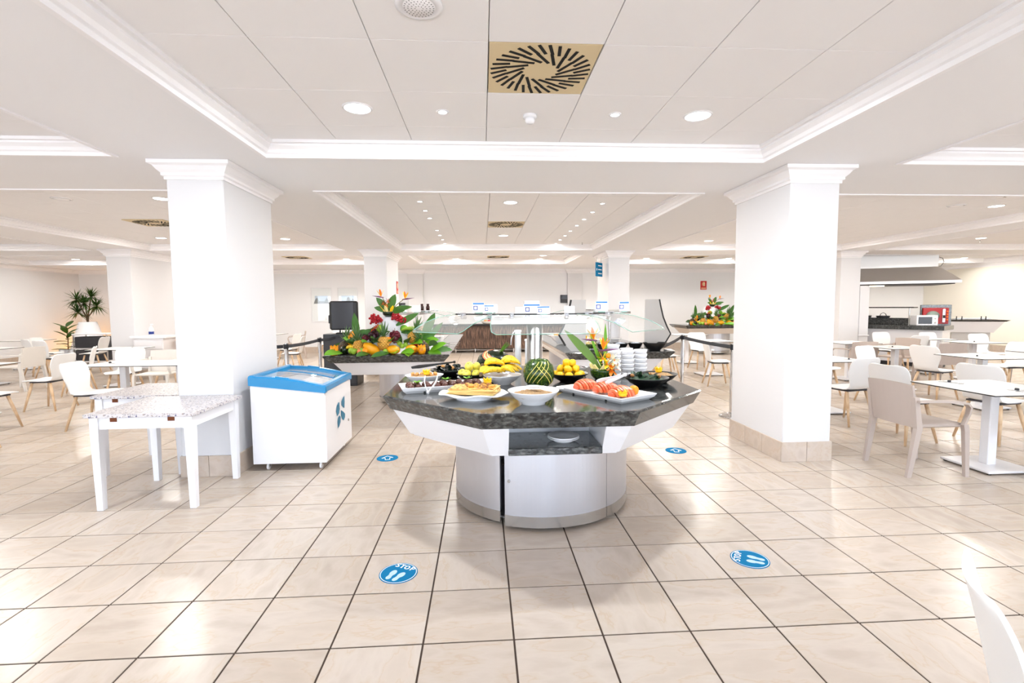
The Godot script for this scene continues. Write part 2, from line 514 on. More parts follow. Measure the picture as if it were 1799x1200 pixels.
func build_walls() -> void:
	var t := 0.25
	var w := struct("wall_back", "pale grey back wall behind the buffet")
	part(w, "plaster", bx(Vector3(X1 - X0 + 2 * t, 3.2, t)), M["wall"], Vector3((X0 + X1) / 2, 1.6, Z0 - t / 2))
	for x in [-2.21, 3.16]:
		var p := part(w, "pilaster", bx(Vector3(0.5, HC, 0.12), 0.004), M["white_paint"], Vector3(x, HC / 2, Z0 + 0.06))
		part(p, "capital", capital_mesh(0.25, 0.06), M["cornice"], Vector3(0, -HC / 2, 0))
	var wl := struct("wall_left", "pale wall behind the white planter")
	part(wl, "plaster", bx(Vector3(t, 3.2, Z1 - Z0)), M["wall"], Vector3(X0 - t / 2, 1.6, (Z0 + Z1) / 2))
	var wr := struct("wall_right", "cream wall behind the cooking station")
	part(wr, "plaster", bx(Vector3(t, 3.2, Z1 - Z0)), M["wall_cream"], Vector3(X1 + t / 2, 1.6, (Z0 + Z1) / 2))
	for e in [["baseboard_back", Vector3(X0, 0, Z0), Vector3(X1, 0, Z0), Vector3(0, 0, 1), "row of beige tile skirting along the back wall"], ["baseboard_left", Vector3(X0, 0, Z0), Vector3(X0, 0, -6), Vector3(1, 0, 0), "beige tile skirting along the planter wall"], ["baseboard_right", Vector3(X1, 0, Z0), Vector3(X1, 0, -6), Vector3(-1, 0, 0), "beige tile skirting along the cream kitchen wall"]]:
		var bb := struct(e[0], e[4])
		skirting(bb, e[1], e[2], e[3], 0.2, 0.41)
	# cornice along the walls, below the soffit
	var k := 0
	for e in [[Vector3(X0, 0, Z0), X1 - X0, 0.0, "white plaster cornice at the top of the back wall"], [Vector3(X0, 0, Z1), Z1 - Z0, 90.0, "white plaster cornice at the top of the planter wall"], [Vector3(X1, 0, Z0), Z1 - Z0, -90.0, "white plaster cornice at the top of the cream kitchen wall"]]:
		k += 1
		var b := B.new()
		var prof := [[0.0, HC - 0.13], [0.018, HC - 0.13], [0.018, HC - 0.10], [0.035, HC - 0.085], [0.06, HC - 0.045], [0.095, HC - 0.03], [0.095, HC], [0.0, HC]]
		var a := []
		var c := []
		for q in prof:
			a.append(Vector3(0, q[1], q[0])); c.append(Vector3(e[1], q[1], q[0]))
		a.reverse(); c.reverse()
		b.loft([c, a])
		var o := struct("trim_%d" % k, e[3])
		part(o, "cornice", b.done(), M["cornice"], e[0], Vector3(0, e[2], 0))
	# terrace side: piers, a sill and a lintel leave five tall glazed openings
	var wf := struct("wall_front", "white wall with tall terrace windows facing the buffet")
	part(wf, "lintel", bx(Vector3(X1 - X0 + 2 * t, 0.75, t)), M["wall"], Vector3((X0 + X1) / 2, 2.825, Z1 + t / 2))
	part(wf, "sill", bx(Vector3(X1 - X0 + 2 * t, 0.12, t)), M["wall"], Vector3((X0 + X1) / 2, 0.06, Z1 + t / 2))
	var xs := []
	for i in 6: xs.append(lerpf(X0, X1, i / 5.0))
	for i in 6:
		part(wf, "pier", bx(Vector3(0.7, 2.33, t)), M["wall"], Vector3(xs[i], 1.285, Z1 + t / 2))
	for i in 5:
		var win := struct("window_%d" % (i + 1), "tall terrace window, number %d counted along the glazed wall" % (i + 1))
		var a: float = xs[i] + 0.35
		var b2: float = xs[i + 1] - 0.35
		for n in 4:
			part(win, "mullion", bx(Vector3(0.06, 2.33, 0.06), 0.004), M["white_paint"], Vector3(lerpf(a + 0.03, b2 - 0.03, n / 3.0), 1.285, Z1 + t / 2))
		for y in [0.15, 2.42]:
			part(win, "rail", bx(Vector3(b2 - a, 0.06, 0.06), 0.004), M["white_paint"], Vector3((a + b2) / 2, y, Z1 + t / 2))
		for n in 3:
			var wdt := (b2 - a) / 3.0 - 0.06
			part(win, "pane", bx(Vector3(wdt, 2.2, 0.001)), M["glass"], Vector3(a + (n + 0.5) * (b2 - a) / 3.0, 1.285, Z1 + t / 2))

const COLS := [[-12.55, -8.2], [-7.05, -2.98], [-1.78, 2.5], [3.76, 8.35], [9.2, 15.65]]
const ROWS := [[-4.28, 3.9], [-10.98, -5.49], [-14.5, -12.08]]

func build_ceiling() -> void:
	var ce := struct("ceiling", "white coffered ceiling with lowered soffits between square panel fields")
	part(ce, "slab", bx(Vector3(X1 - X0 + 0.5, 0.2, Z1 - Z0 + 0.5)), M["ceiling"], Vector3((X0 + X1) / 2, 3.02, (Z0 + Z1) / 2))
	var xa := X0
	for c in COLS + [[X1, X1]]:
		if c[0] - xa > 0.01:
			part(ce, "soffit", bx(Vector3(c[0] - xa, 0.17, Z1 - Z0)), M["ceiling"], Vector3((xa + c[0]) / 2, HC + 0.085, (Z0 + Z1) / 2))
		xa = c[1]
	for c in COLS:
		var zb := Z1
		for rw in ROWS + [[Z0, Z0]]:
			part(ce, "soffit", bx(Vector3(c[1] - c[0], 0.17, zb - rw[1])), M["ceiling"], Vector3((c[0] + c[1]) / 2, HC + 0.085, (zb + rw[1]) / 2))
			zb = rw[0]
	var names := [["planter-wall", "freezer-side", "middle", "armchair-side", "kitchen-wall"], ["over the buffet island", "over the long counters", "along the back wall"]]
	var fields := []
	for ri in 3:
		for ci in 5:
			var c: Array = COLS[ci]
			var rw: Array = ROWS[ri]
			var fld := struct("ceiling", "square ceiling panels in the %s coffer of the row %s" % [names[0][ci], ["nearest the terrace windows", "over the long counters", "along the back wall"][ri]])
			var b := B.new()
			var prof := [[-0.02, HC + 0.001], [-0.02, HC - 0.012], [0.012, HC - 0.012], [0.012, HC + 0.018], [0.03, HC + 0.026], [0.042, HC + 0.05], [0.07, HC + 0.072], [0.07, HC + 0.088], [0.1, HC + 0.088], [0.1, HP + 0.004]]
			var rings := []
			for q in prof:
				var i: float = q[0]
				rings.append([Vector3(c[0] + i, q[1], rw[0] + i), Vector3(c[0] + i, q[1], rw[1] - i), Vector3(c[1] - i, q[1], rw[1] - i), Vector3(c[1] - i, q[1], rw[0] + i)])
			for rg in rings: rg.reverse()
			b.loft(rings, false, false)
			part(fld, "cornice", b.done(), M["cornice"])
			# panels
			var px0: float = c[0] + 0.09
			var px1: float = c[1] - 0.09
			var pz0: float = rw[0] + 0.09
			var pz1: float = rw[1] - 0.09
			var mod := 0.61
			var ox: float = 0.05 if ri == 0 else 0.11
			if ci != 2: ox = c[0] + 0.3
			var oz: float = -3.255 if ri == 0 else (-8.63 if ri == 1 else -14.2)
			var xl := [px0]
			var x := ox + ceilf((px0 - ox) / mod) * mod
			while x < px1:
				if x > px0 + 0.02: xl.append(x)
				x += mod
			xl.append(px1)
			var zl := [pz0]
			var z := oz + ceilf((pz0 - oz) / mod) * mod
			while z < pz1:
				if z > pz0 + 0.02: zl.append(z)
				z += mod
			zl.append(pz1)
			var skip := []
			if ci == 2 and ri == 0: skip = [Vector2(0.355, -2.95)]
			if ci == 2 and ri == 1: skip = [Vector2(0.415, -8.325)]
			for i in xl.size() - 1:
				for j in zl.size() - 1:
					var ctr := Vector2((xl[i] + xl[i + 1]) / 2, (zl[j] + zl[j + 1]) / 2)
					var no := false
					for sk in skip:
						if ctr.distance_to(sk) < 0.2: no = true
					if no: continue
					var w: float = xl[i + 1] - xl[i] - 0.004
					var d: float = zl[j + 1] - zl[j] - 0.003
					if w < 0.01 or d < 0.01: continue
					part(fld, "panel", bx(Vector3(w, 0.02, d), 0.002), M["panel"], Vector3(ctr.x, HP + 0.01, ctr.y))

func capital_mesh(hw: float, hd: float) -> ArrayMesh:
	var b := B.new()
	var rings := []
	for q in [[0.0, HC - 0.15], [0.012, HC - 0.15], [0.012, HC - 0.128], [0.028, HC - 0.118], [0.028, HC - 0.098], [0.05, HC - 0.075], [0.07, HC - 0.045], [0.098, HC - 0.032], [0.098, HC - 0.002], [0.0, HC - 0.001]]:
		var i: float = q[0]
		rings.append([Vector3(-hw - i, q[1], hd + i), Vector3(hw + i, q[1], hd + i), Vector3(hw + i, q[1], -hd - i), Vector3(-hw - i, q[1], -hd - i)])
	b.loft(rings, false, false)
	return b.done()

func build_columns() -> void:
	for c in [[-2.455, -4.455, -5.42, 0.47, "thick white square column between the terrazzo tables and the ice cream freezer"], [3.075, -4.415, -5.38, 0.47, "thick white square column beside the taupe armchair"],
			[-7.6, -10.83, -12.3, 0.49, "slim white column beside the service cart"], [-2.31, -10.9, -12.35, 0.49, "slim white column behind the tall fruit display"],
			[3.17, -11.22, -12.3, 0.49, "slim white column with the blue hanging sign"], [8.87, -11.35, -12.3, 0.5, "slim white column beside the cooking hood"]]:
		var o := thing("column", c[4], "column", Vector3(c[0], 0, (c[1] + c[2]) / 2), 0)
		o.set_meta("kind", "structure")
		var hw: float = c[3] / 2
		var hd: float = (c[1] - c[2]) / 2
		part(o, "shaft", bx(Vector3(2 * hw, HC, 2 * hd), 0.006), M["white_paint"], Vector3(0, HC / 2, 0))
		part(o, "capital", capital_mesh(hw, hd), M["cornice"])
		skirting(o, Vector3(-hw - 0.014, 0, hd), Vector3(hw + 0.014, 0, hd), Vector3(0, 0, 1), 0.19, 0.25)
		skirting(o, Vector3(hw, 0, hd), Vector3(hw, 0, -hd), Vector3(1, 0, 0))
		skirting(o, Vector3(-hw, 0, -hd), Vector3(-hw, 0, hd), Vector3(-1, 0, 0))
		skirting(o, Vector3(hw + 0.014, 0, -hd), Vector3(-hw - 0.014, 0, -hd), Vector3(0, 0, -1), 0.19, 0.25)

# ---------------------------------------------------------------- lamps and ceiling fittings
func downlight(at: Vector3, r: float, warm: bool, energy: float, label: String, group: String) -> void:
	var o := thing("ceiling_downlight", label, "downlight", at, 0, group)
	var key := "dl%s" % r
	if not cache.has(key):
		var b := B.new()
		b.smooth(false)
		b.ring([[r, -0.003], [r + 0.004, -0.007], [r + 0.013, -0.006], [r + 0.018, 0.0]], 28)
		cache[key] = b.done()
		cache[key + "d"] = cyl(r, 0.004, 28)
	part(o, "trim_ring", cache[key], M["white_gloss"])
	part(o, "lamp_diffuser", cache[key + "d"], M["lamp_warm" if warm else "lamp_cool"], Vector3(0, -0.004, 0))
	var l := AreaLight3D.new()
	l.name = "lamp"
	l.area_size = Vector2(r * 1.7, r * 1.7)
	l.light_color = Color(1.0, 0.985, 0.962) if warm else Color(0.95, 0.975, 1.0)
	l.light_energy = energy
	l.area_range = 40.0
	l.shadow_enabled = true
	o.add_child(l)
	l.position = Vector3(0, -0.012, 0)
	l.rotation_degrees = Vector3(-90, 0, 0)

func vent(at: Vector3, label: String) -> void:
	var o := thing("swirl_air_vent", label, "vent", at)
	part(o, "plate", bx(Vector3(0.6, 0.012, 0.6), 0.003), M["vent_beige"], Vector3(0, 0.002, 0))
	for k in 16:
		var a := TAU * k / 16.0
		for s in 3:
			var lng: float = [0.125, 0.1, 0.1][s]
			var rad: float = [0.148, 0.243, 0.243][s]
			var aa: float = a + [0.0, 0.06, 0.06 + TAU / 32.0][s]
			var m := part(o, "painted_slot", bx(Vector3(lng, 0.003, 0.018)), M["slot_shade"], Vector3(cos(aa) * rad, -0.0048, sin(aa) * rad))  # flat strip on the solid plate, its blackness is painted shade
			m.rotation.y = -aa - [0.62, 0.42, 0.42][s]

func build_lamps() -> void:
	for p in [[-0.84, -3.53], [1.58, -3.57]]:
		downlight(Vector3(p[0], HP, p[1]), 0.085, false, 3.4, "large round downlight in the coffer over the buffet island", "large downlights over the island")
	for p in [[-0.26, -3.57], [0.97, -3.57]]:
		downlight(Vector3(p[0], HP, p[1]), 0.028, false, 0.5, "small round spotlight in the coffer over the buffet island", "small spotlights over the island")
	for x in [-3.4, 4.6]:
		for z in [-2.0, 1.5]:
			downlight(Vector3(x if z < 0 else x * 1.6, HP, z), 0.085, false, 3.4, "large round downlight near the terrace windows", "large downlights near the windows")
	for k in 8:
		if k != 3:
			downlight(Vector3(-0.79, HP, -6.53 - k * 0.604), 0.028, true, 0.55, "small round spotlight in the row over the tall fruit display", "spotlights over the fruit display counter")
	for k in 9:
		downlight(Vector3(1.63, HP, -6.0 - k * 0.597), 0.028, true, 0.55, "small round spotlight in the row over the counter with black bowls", "spotlights over the black bowl counter")
	for p in [[0.39, -6.56], [0.43, -9.58]]:
		downlight(Vector3(p[0], HP, p[1]), 0.085, true, 3.0, "large round downlight in the middle coffer between the spotlight rows", "large downlights between the long counters")
	for p in [[-0.73, -14.2], [1.67, -13.3], [1.68, -14.25], [-0.73, -12.6]]:
		downlight(Vector3(p[0], HP, p[1]), 0.085, true, 3.0, "large round downlight in the middle coffer along the back wall", "large downlights by the back wall")
	for p in [[-3.86, -13.17], [-3.81, -14.2], [-6.3, -13.3], [-11.0, -14.1], [-9.2, -13.5]]:
		downlight(Vector3(p[0], HP, p[1]), 0.085, true, 3.0, "large round downlight over the tables near the framed pictures and planter", "large downlights near planter and pictures")
	for p in [[-3.96, -6.44], [-6.16, -9.94], [-3.87, -10.06], [-6.2, -6.5], [-9.6, -7.0], [-9.8, -9.8]]:
		downlight(Vector3(p[0], HP, p[1]), 0.085, true, 3.0, "large round downlight over the dining area beyond the terrazzo tables", "large downlights beyond the terrazzo tables")
	for p in [[4.86, -10.33], [7.31, -6.64], [4.86, -6.7], [7.4, -10.2], [10.4, -7.2], [10.6, -9.9], [13.2, -8.6], [14.4, -10.4]]:
		downlight(Vector3(p[0], HP, p[1]), 0.085, true, 3.0, "large round downlight over the dining area beyond the taupe armchair", "large downlights beyond the taupe armchair")
	for p in [[4.82, -14.2], [7.3, -14.2], [4.9, -12.7], [10.0, -14.0], [13.4, -13.0], [14.6, -12.4], [14.7, -14.2]]:
		downlight(Vector3(p[0], HP, p[1]), 0.085, true, 2.6, "large round downlight over the far fruit counter and cooking station", "large downlights near kitchen and far counter")
	vent(Vector3(0.355, HP + 0.004, -2.95), "large beige swirl air vent with painted-on dark slots over the buffet island")
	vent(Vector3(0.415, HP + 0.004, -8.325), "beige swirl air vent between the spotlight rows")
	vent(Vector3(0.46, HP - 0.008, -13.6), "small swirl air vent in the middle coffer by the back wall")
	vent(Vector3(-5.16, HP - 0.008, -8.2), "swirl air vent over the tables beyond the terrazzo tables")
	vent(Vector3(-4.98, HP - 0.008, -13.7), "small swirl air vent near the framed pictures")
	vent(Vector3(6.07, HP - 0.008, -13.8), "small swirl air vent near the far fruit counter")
	for e in [[Vector3(-0.27, HP, -2.35), "round perforated ceiling loudspeaker over the buffet island"], [Vector3(-5.16, HP, -6.47), "round white ceiling loudspeaker beyond the terrazzo tables"], [Vector3(6.69, HP, -6.62), "round white ceiling loudspeaker beyond the taupe armchair"]]:
		var o := thing("ceiling_speaker", e[1], "speaker", e[0])
		part(o, "rim", turned([[0.108, 0.0], [0.108, -0.006], [0.085, -0.012], [0.08, -0.008], [0.0, -0.008]], 28), M["white_gloss"])
		part(o, "grille", turned([[0.078, -0.004], [0.07, -0.013], [0.0, -0.016]], 28), M["panel"])
		for ringn in 4:
			for k in 8 + ringn * 6:
				var a := TAU * k / (8 + ringn * 6)
				var rr := 0.018 + ringn * 0.016
				if e[0].z > -3: part(o, "perforation", bx(Vector3(0.006, 0.001, 0.003)), M["charcoal"], Vector3(cos(a) * rr, -0.0155 + rr * 0.03, sin(a) * rr), Vector3(0, -rad_to_deg(a), 0))
	var sd := thing("smoke_detector", "white smoke detector on the panel beside the swirl vent", "smoke detector", Vector3(0.36, HP, -3.61))
	part(sd, "base", turned([[0.05, 0.0], [0.05, -0.018], [0.042, -0.022], [0.0, -0.022]], 20), M["white_gloss"])
	part(sd, "chamber", turned([[0.034, -0.02], [0.034, -0.045], [0.026, -0.056], [0.0, -0.058]], 20), M["white_gloss"])
	for e in [[2.18, -10.6], [10.9, -10.2], [6.6, -5.9]]:
		var sp := thing("sprinkler", "tiny metal sprinkler head hanging from the ceiling", "sprinkler", Vector3(e[0], HP, e[1]), 0, "ceiling sprinklers")
		part(sp, "pipe", cyl(0.008, 0.04, 10), M["steel"], Vector3(0, -0.04, 0))
		part(sp, "deflector", cyl(0.018, 0.004, 12), M["steel"], Vector3(0, -0.046, 0))

# ---------------------------------------------------------------- buffet island and counters
func octa(apothem: float) -> Array:
	var p := []
	var r := apothem / cos(PI / 8)
	for k in 8:
		var a := -PI / 8 - PI / 4 * k
		p.append(Vector2(cos(a) * r, sin(a) * r))
	p.reverse()
	# counter-clockwise seen from above means z decreases: reverse winding for prism
	p.reverse()
	return p

func rect(x0: float, x1: float, z0: float, z1: float) -> Array:
	return [Vector2(x0, z1), Vector2(x1, z1), Vector2(x1, z0), Vector2(x0, z0)]

func slab_mesh(polys: Array, ys: Array) -> ArrayMesh:
	var b := B.new()
	var rings := []
	for i in polys.size():
		var ring := []
		for p in polys[i]: ring.append(Vector3(p.x, ys[i], p.y))
		rings.append(ring)
	b.loft(rings)
	return b.done()

func arc_panel(r0: float, r1: float, a0: float, a1: float, y0: float, y1: float, seg := 20) -> ArrayMesh:
	var b := B.new()
	var rings := []
	for k in seg + 1:
		var a := lerpf(a0, a1, float(k) / seg)
		var d := Vector3(sin(a), 0, cos(a))
		rings.append([d * r1 + Vector3(0, y0, 0), d * r0 + Vector3(0, y0, 0), d * r0 + Vector3(0, y1, 0), d * r1 + Vector3(0, y1, 0)])
	for r in rings: r.reverse()
	b.loft(rings)
	return b.done()

func trapezoid_panel(a: Vector3, b_: Vector3, c: Vector3, d: Vector3, thick: float) -> ArrayMesh:
	# a,b lower edge, c,d upper edge, counter-clockwise seen from outside
	var b := B.new()
	var n := (b_ - a).cross(d - a).normalized() * thick
	b.quad(a, b_, c, d)
	b.quad(b_ - n, a - n, d - n, c - n)
	b.quad(a, a - n, b_ - n, b_)
	b.quad(b_, b_ - n, c - n, c)
	b.quad(c, c - n, d - n, d)
	b.quad(d, d - n, a - n, a)
	return b.done()

func build_island() -> void:
	var o := thing("buffet_island", "octagonal buffet island with dark granite top and silver drum base", "buffet island", Vector3(0.43, 0, -3.82))
	var ap := 1.115
	var g := part(o, "granite_top", slab_mesh([octa(ap - 0.045), octa(ap - 0.002), octa(ap), octa(ap - 0.006), octa(ap - 0.012)], [0.802, 0.885, 0.89, 0.898, TOP]), M["granite"])
	g.set_meta("label", "dark grey speckled granite top with slanted edge")
	# apron of white panels, the front one holding a niche
	var a0 := octa(0.945)
	var a1 := octa(1.055)
	for k in 8:
		var p0: Vector2 = a0[k]
		var p1: Vector2 = a0[(k + 1) % 8]
		var q0: Vector2 = a1[k]
		var q1: Vector2 = a1[(k + 1) % 8]
		var mid := (p0 + p1) / 2
		if mid.y > 0.8:
			# front: left and right cheeks of the niche
			var lo := p0 if p0.x < p1.x else p1
			var hi := p1 if p0.x < p1.x else p0
			var tl := q0 if q0.x < q1.x else q1
			var th := q1 if q0.x < q1.x else q0
			part(o, "apron_panel", trapezoid_panel(Vector3(lo.x, 0.615, lo.y), Vector3(-0.285, 0.615, lo.y), Vector3(-0.285, 0.803, tl.y), Vector3(tl.x, 0.803, tl.y), 0.02), M["white_gloss"])
			part(o, "apron_panel", trapezoid_panel(Vector3(0.285, 0.615, hi.y), Vector3(hi.x, 0.615, hi.y), Vector3(th.x, 0.803, th.y), Vector3(0.285, 0.803, th.y), 0.02), M["white_gloss"])
			continue
		part(o, "apron_panel", trapezoid_panel(Vector3(p0.x, 0.615, p0.y), Vector3(p1.x, 0.615, p1.y), Vector3(q1.x, 0.803, q1.y), Vector3(q0.x, 0.803, q0.y), 0.02), M["white_gloss"])
	var ni := part(o, "niche_back", bx(Vector3(0.57, 0.15, 0.02)), M["white_gloss"], Vector3(0, 0.73, 0.58))
	for sx in [-1.0, 1.0]:
		part(o, "niche_side", slab_mesh([[Vector2(-0.01, 0.95), Vector2(0.01, 0.95), Vector2(0.01, 0.57), Vector2(-0.01, 0.57)], [Vector2(-0.01, 1.05), Vector2(0.01, 1.05), Vector2(0.01, 0.57), Vector2(-0.01, 0.57)]], [0.615, 0.803]), M["white_gloss"], Vector3(sx * 0.293, 0, 0))
	part(o, "niche_shelf", bx(Vector3(0.568, 0.045, 0.385), 0.004), M["granite"], Vector3(0, 0.633, 0.775))
	part(o, "underside", slab_mesh([octa(0.92), octa(0.92)], [0.60, 0.612]), M["white_gloss"])
	part(o, "inner_frame", cyl(0.12, 0.555, 20), M["brushed"], Vector3(0, 0.045, 0))
	part(o, "floor_plate", cyl(0.62, 0.012, 40), M["brushed"], Vector3(0, 0.045, 0))
	var r := 0.69
	for e in [[-25.2, 37.0, 0.0], [37.3, 100.0, 0.0], [100.3, 180.0, 0.0], [-104.0, -29.8, -0.04], [-180.0, -104.3, -0.04]]:
		var d := part(o, "door_panel", arc_panel(r - 0.02 + e[2], r + e[2], deg_to_rad(e[0]), deg_to_rad(e[1]), 0.105, 0.603, 24), M["brushed"])
		part(d, "kick_strip", arc_panel(r - 0.018 + e[2], r + 0.003 + e[2], deg_to_rad(e[0]), deg_to_rad(e[1]), 0.03, 0.105, 24), M["steel"])
		if e[0] > -26 and e[0] < 0:
			part(d, "lock", cyl(0.011, 0.012, 14), M["steel"], Vector3(sin(deg_to_rad(-22.5)) * r, 0.34, cos(deg_to_rad(-22.5)) * r), Vector3(90, -22.5, 0))
	for a in [-60.0, 60.0, 150.0, -150.0, 0.0]:
		part(o, "foot", cyl(0.025, 0.045, 12), M["black_plastic"], Vector3(sin(deg_to_rad(a)) * 0.58, 0.0, cos(deg_to_rad(a)) * 0.58))
	var pl := solo("plate_stack", "two white plates stacked in the niche of the buffet island", "plates", turned([[0.0, 0.0], [0.06, 0.0], [0.062, 0.004], [0.1, 0.022], [0.1, 0.026], [0.062, 0.012], [0.06, 0.012], [0.1, 0.034], [0.098, 0.038], [0.062, 0.022], [0.0, 0.02]], 36), M["ceramic"], Vector3(0.50, 0.656, -3.0))
	# pillar and sneeze guard standing on the island
	var s := thing("sneeze_guard", "stainless pillar with curved glass sneeze guard over the buffet island", "sneeze guard", Vector3(0.45, TOP, -4.2))
	part(s, "pillar", turned([[0.1, 0.0], [0.1, 0.012], [0.068, 0.016], [0.068, 0.455]], 28), M["steel"])
	part(s, "beam", bx(Vector3(0.82, 0.075, 0.12), 0.004), M["beam_steel"], Vector3(0.03, 0.485, 0.02))
	for e in [[0.0, 0.03, 0.08, 0.86], [-42.0, -0.5, -0.13, 0.6], [45.0, 0.58, -0.14, 0.66]]:
		var gp := Node3D.new()
		gp.name = "glass_wing"
		s.add_child(gp, true)
		gp.position = Vector3(e[1], 0, e[2])
		gp.rotation_degrees.y = e[0]
		glass_wing(gp, e[3])
	for e in [[-0.24, 0.0], [0.30, 0.0]]:
		pass

func glass_wing(p: Node3D, w: float) -> void:
	# bent pane: flat at the rubber edge, dropping outward, rounded lower corners
	var path := [Vector2(-0.02, 0.53), Vector2(0.06, 0.527), Vector2(0.2, 0.507), Vector2(0.36, 0.462), Vector2(0.47, 0.41), Vector2(0.5, 0.392)]
	var hw := [w * 0.46, w * 0.465, w * 0.475, w * 0.485, w * 0.48, w * 0.44]
	var b := B.new()
	b.smooth(true)
	var n := path.size()
	for k in n - 1:
		b.quad(Vector3(-hw[k + 1], path[k + 1].y, path[k + 1].x), Vector3(hw[k + 1], path[k + 1].y, path[k + 1].x), Vector3(hw[k], path[k].y, path[k].x), Vector3(-hw[k], path[k].y, path[k].x))
	part(p, "glass_pane", b.done(), M["glass"])
	var rim := []
	for k in n: rim.append(Vector3(-hw[k], path[k].y, path[k].x))
	for k in n: rim.append(Vector3(hw[n - 1 - k], path[n - 1 - k].y, path[n - 1 - k].x))
	var t := B.new()
	t.smooth(true)
	t.tube(rim, [0.0035], 5)
	part(p, "glass_edge", t.done(), M["glass_edge"])
	var e := B.new()
	e.tube([Vector3(-hw[0], 0.533, -0.02), Vector3(hw[0], 0.533, -0.02)], [0.006], 6)
	part(p, "rubber_edge", e.done(), M["black_edge"])
	for sx in [-0.27, 0.27]:
		part(p, "clamp", bx(Vector3(0.035, 0.05, 0.06), 0.008), M["brushed"], Vector3(sx * w, 0.515, -0.005))
		part(p, "clamp", bx(Vector3(0.03, 0.012, 0.09), 0.004), M["brushed"], Vector3(sx * w, 0.542, 0.02))

func counter(called: String, label: String, x0: float, x1: float, z0: float, z1: float, feet: Array, body := "white_gloss") -> Node3D:
	var cx := (x0 + x1) / 2
	var o := thing(called, label, "buffet counter", Vector3(cx, 0, z1))
	var h := (x1 - x0) / 2
	var l := z1 - z0
	part(o, "granite_top", slab_mesh([rect(-h + 0.075, h - 0.075, -l + 0.075, -0.075), rect(-h + 0.002, h - 0.002, -l + 0.002, -0.002), rect(-h, h, -l, 0), rect(-h + 0.01, h - 0.01, -l + 0.01, -0.01)], [0.80, 0.884, 0.89, TOP]), M["granite"])
	part(o, "apron", slab_mesh([rect(-h + 0.24, h - 0.24, -l + 0.24, -0.2), rect(-h + 0.11, h - 0.11, -l + 0.11, -0.10)], [0.63, 0.80]), M[body])
	for z in feet:
		var ft := part(o, "pedestal", cyl(0.45, 0.53, 40), M["brushed"], Vector3(0, 0.10, z - z1))
		part(ft, "kick_strip", cyl(0.453, 0.06, 40), M["steel"], Vector3(0, -0.065, 0))
		part(ft, "foot", cyl(0.3, 0.04, 20), M["black_plastic"], Vector3(0, -0.1, 0))
	return o

func sign_card(at: Vector3, turn: float, w: float, h: float, printed: bool, label: String) -> void:
	var o := thing("menu_card", label, "card", at, turn, "cards along the sneeze guards")
	var tilt := Vector3(-12, 0, 0)
	var c := part(o, "card", bx(Vector3(w, h, 0.003)), M["card_white"], Vector3(0, h / 2 + 0.01, 0), tilt)
	part(o, "card_foot", bx(Vector3(w * 0.6, 0.012, 0.05), 0.003), M["glass_edge"], Vector3(0, 0.006, 0))
	if printed:
		part(c, "header_print", bx(Vector3(w * 0.94, h * 0.16, 0.001)), M["card_blue"], Vector3(0, h * 0.40, 0.002))
		var q := h * 0.36
		for e in [[0.0, q / 2, q * 1.24, q * 0.24], [0.0, -q / 2, q * 1.24, q * 0.24], [-q / 2, 0.0, q * 0.24, q], [q / 2, 0.0, q * 0.24, q]]:
			part(c, "frame_print", bx(Vector3(e[2], e[3], 0.001)), M["card_navy"], Vector3(-w * 0.27 + e[0], -h * 0.05 + e[1], 0.002))
		for k in 4:
			part(c, "text_print", bx(Vector3(w * (0.3 - 0.05 * (k % 2)), h * 0.025, 0.001)), M["card_grey"], Vector3(w * 0.2, h * (0.18 - 0.14 * k), 0.002))

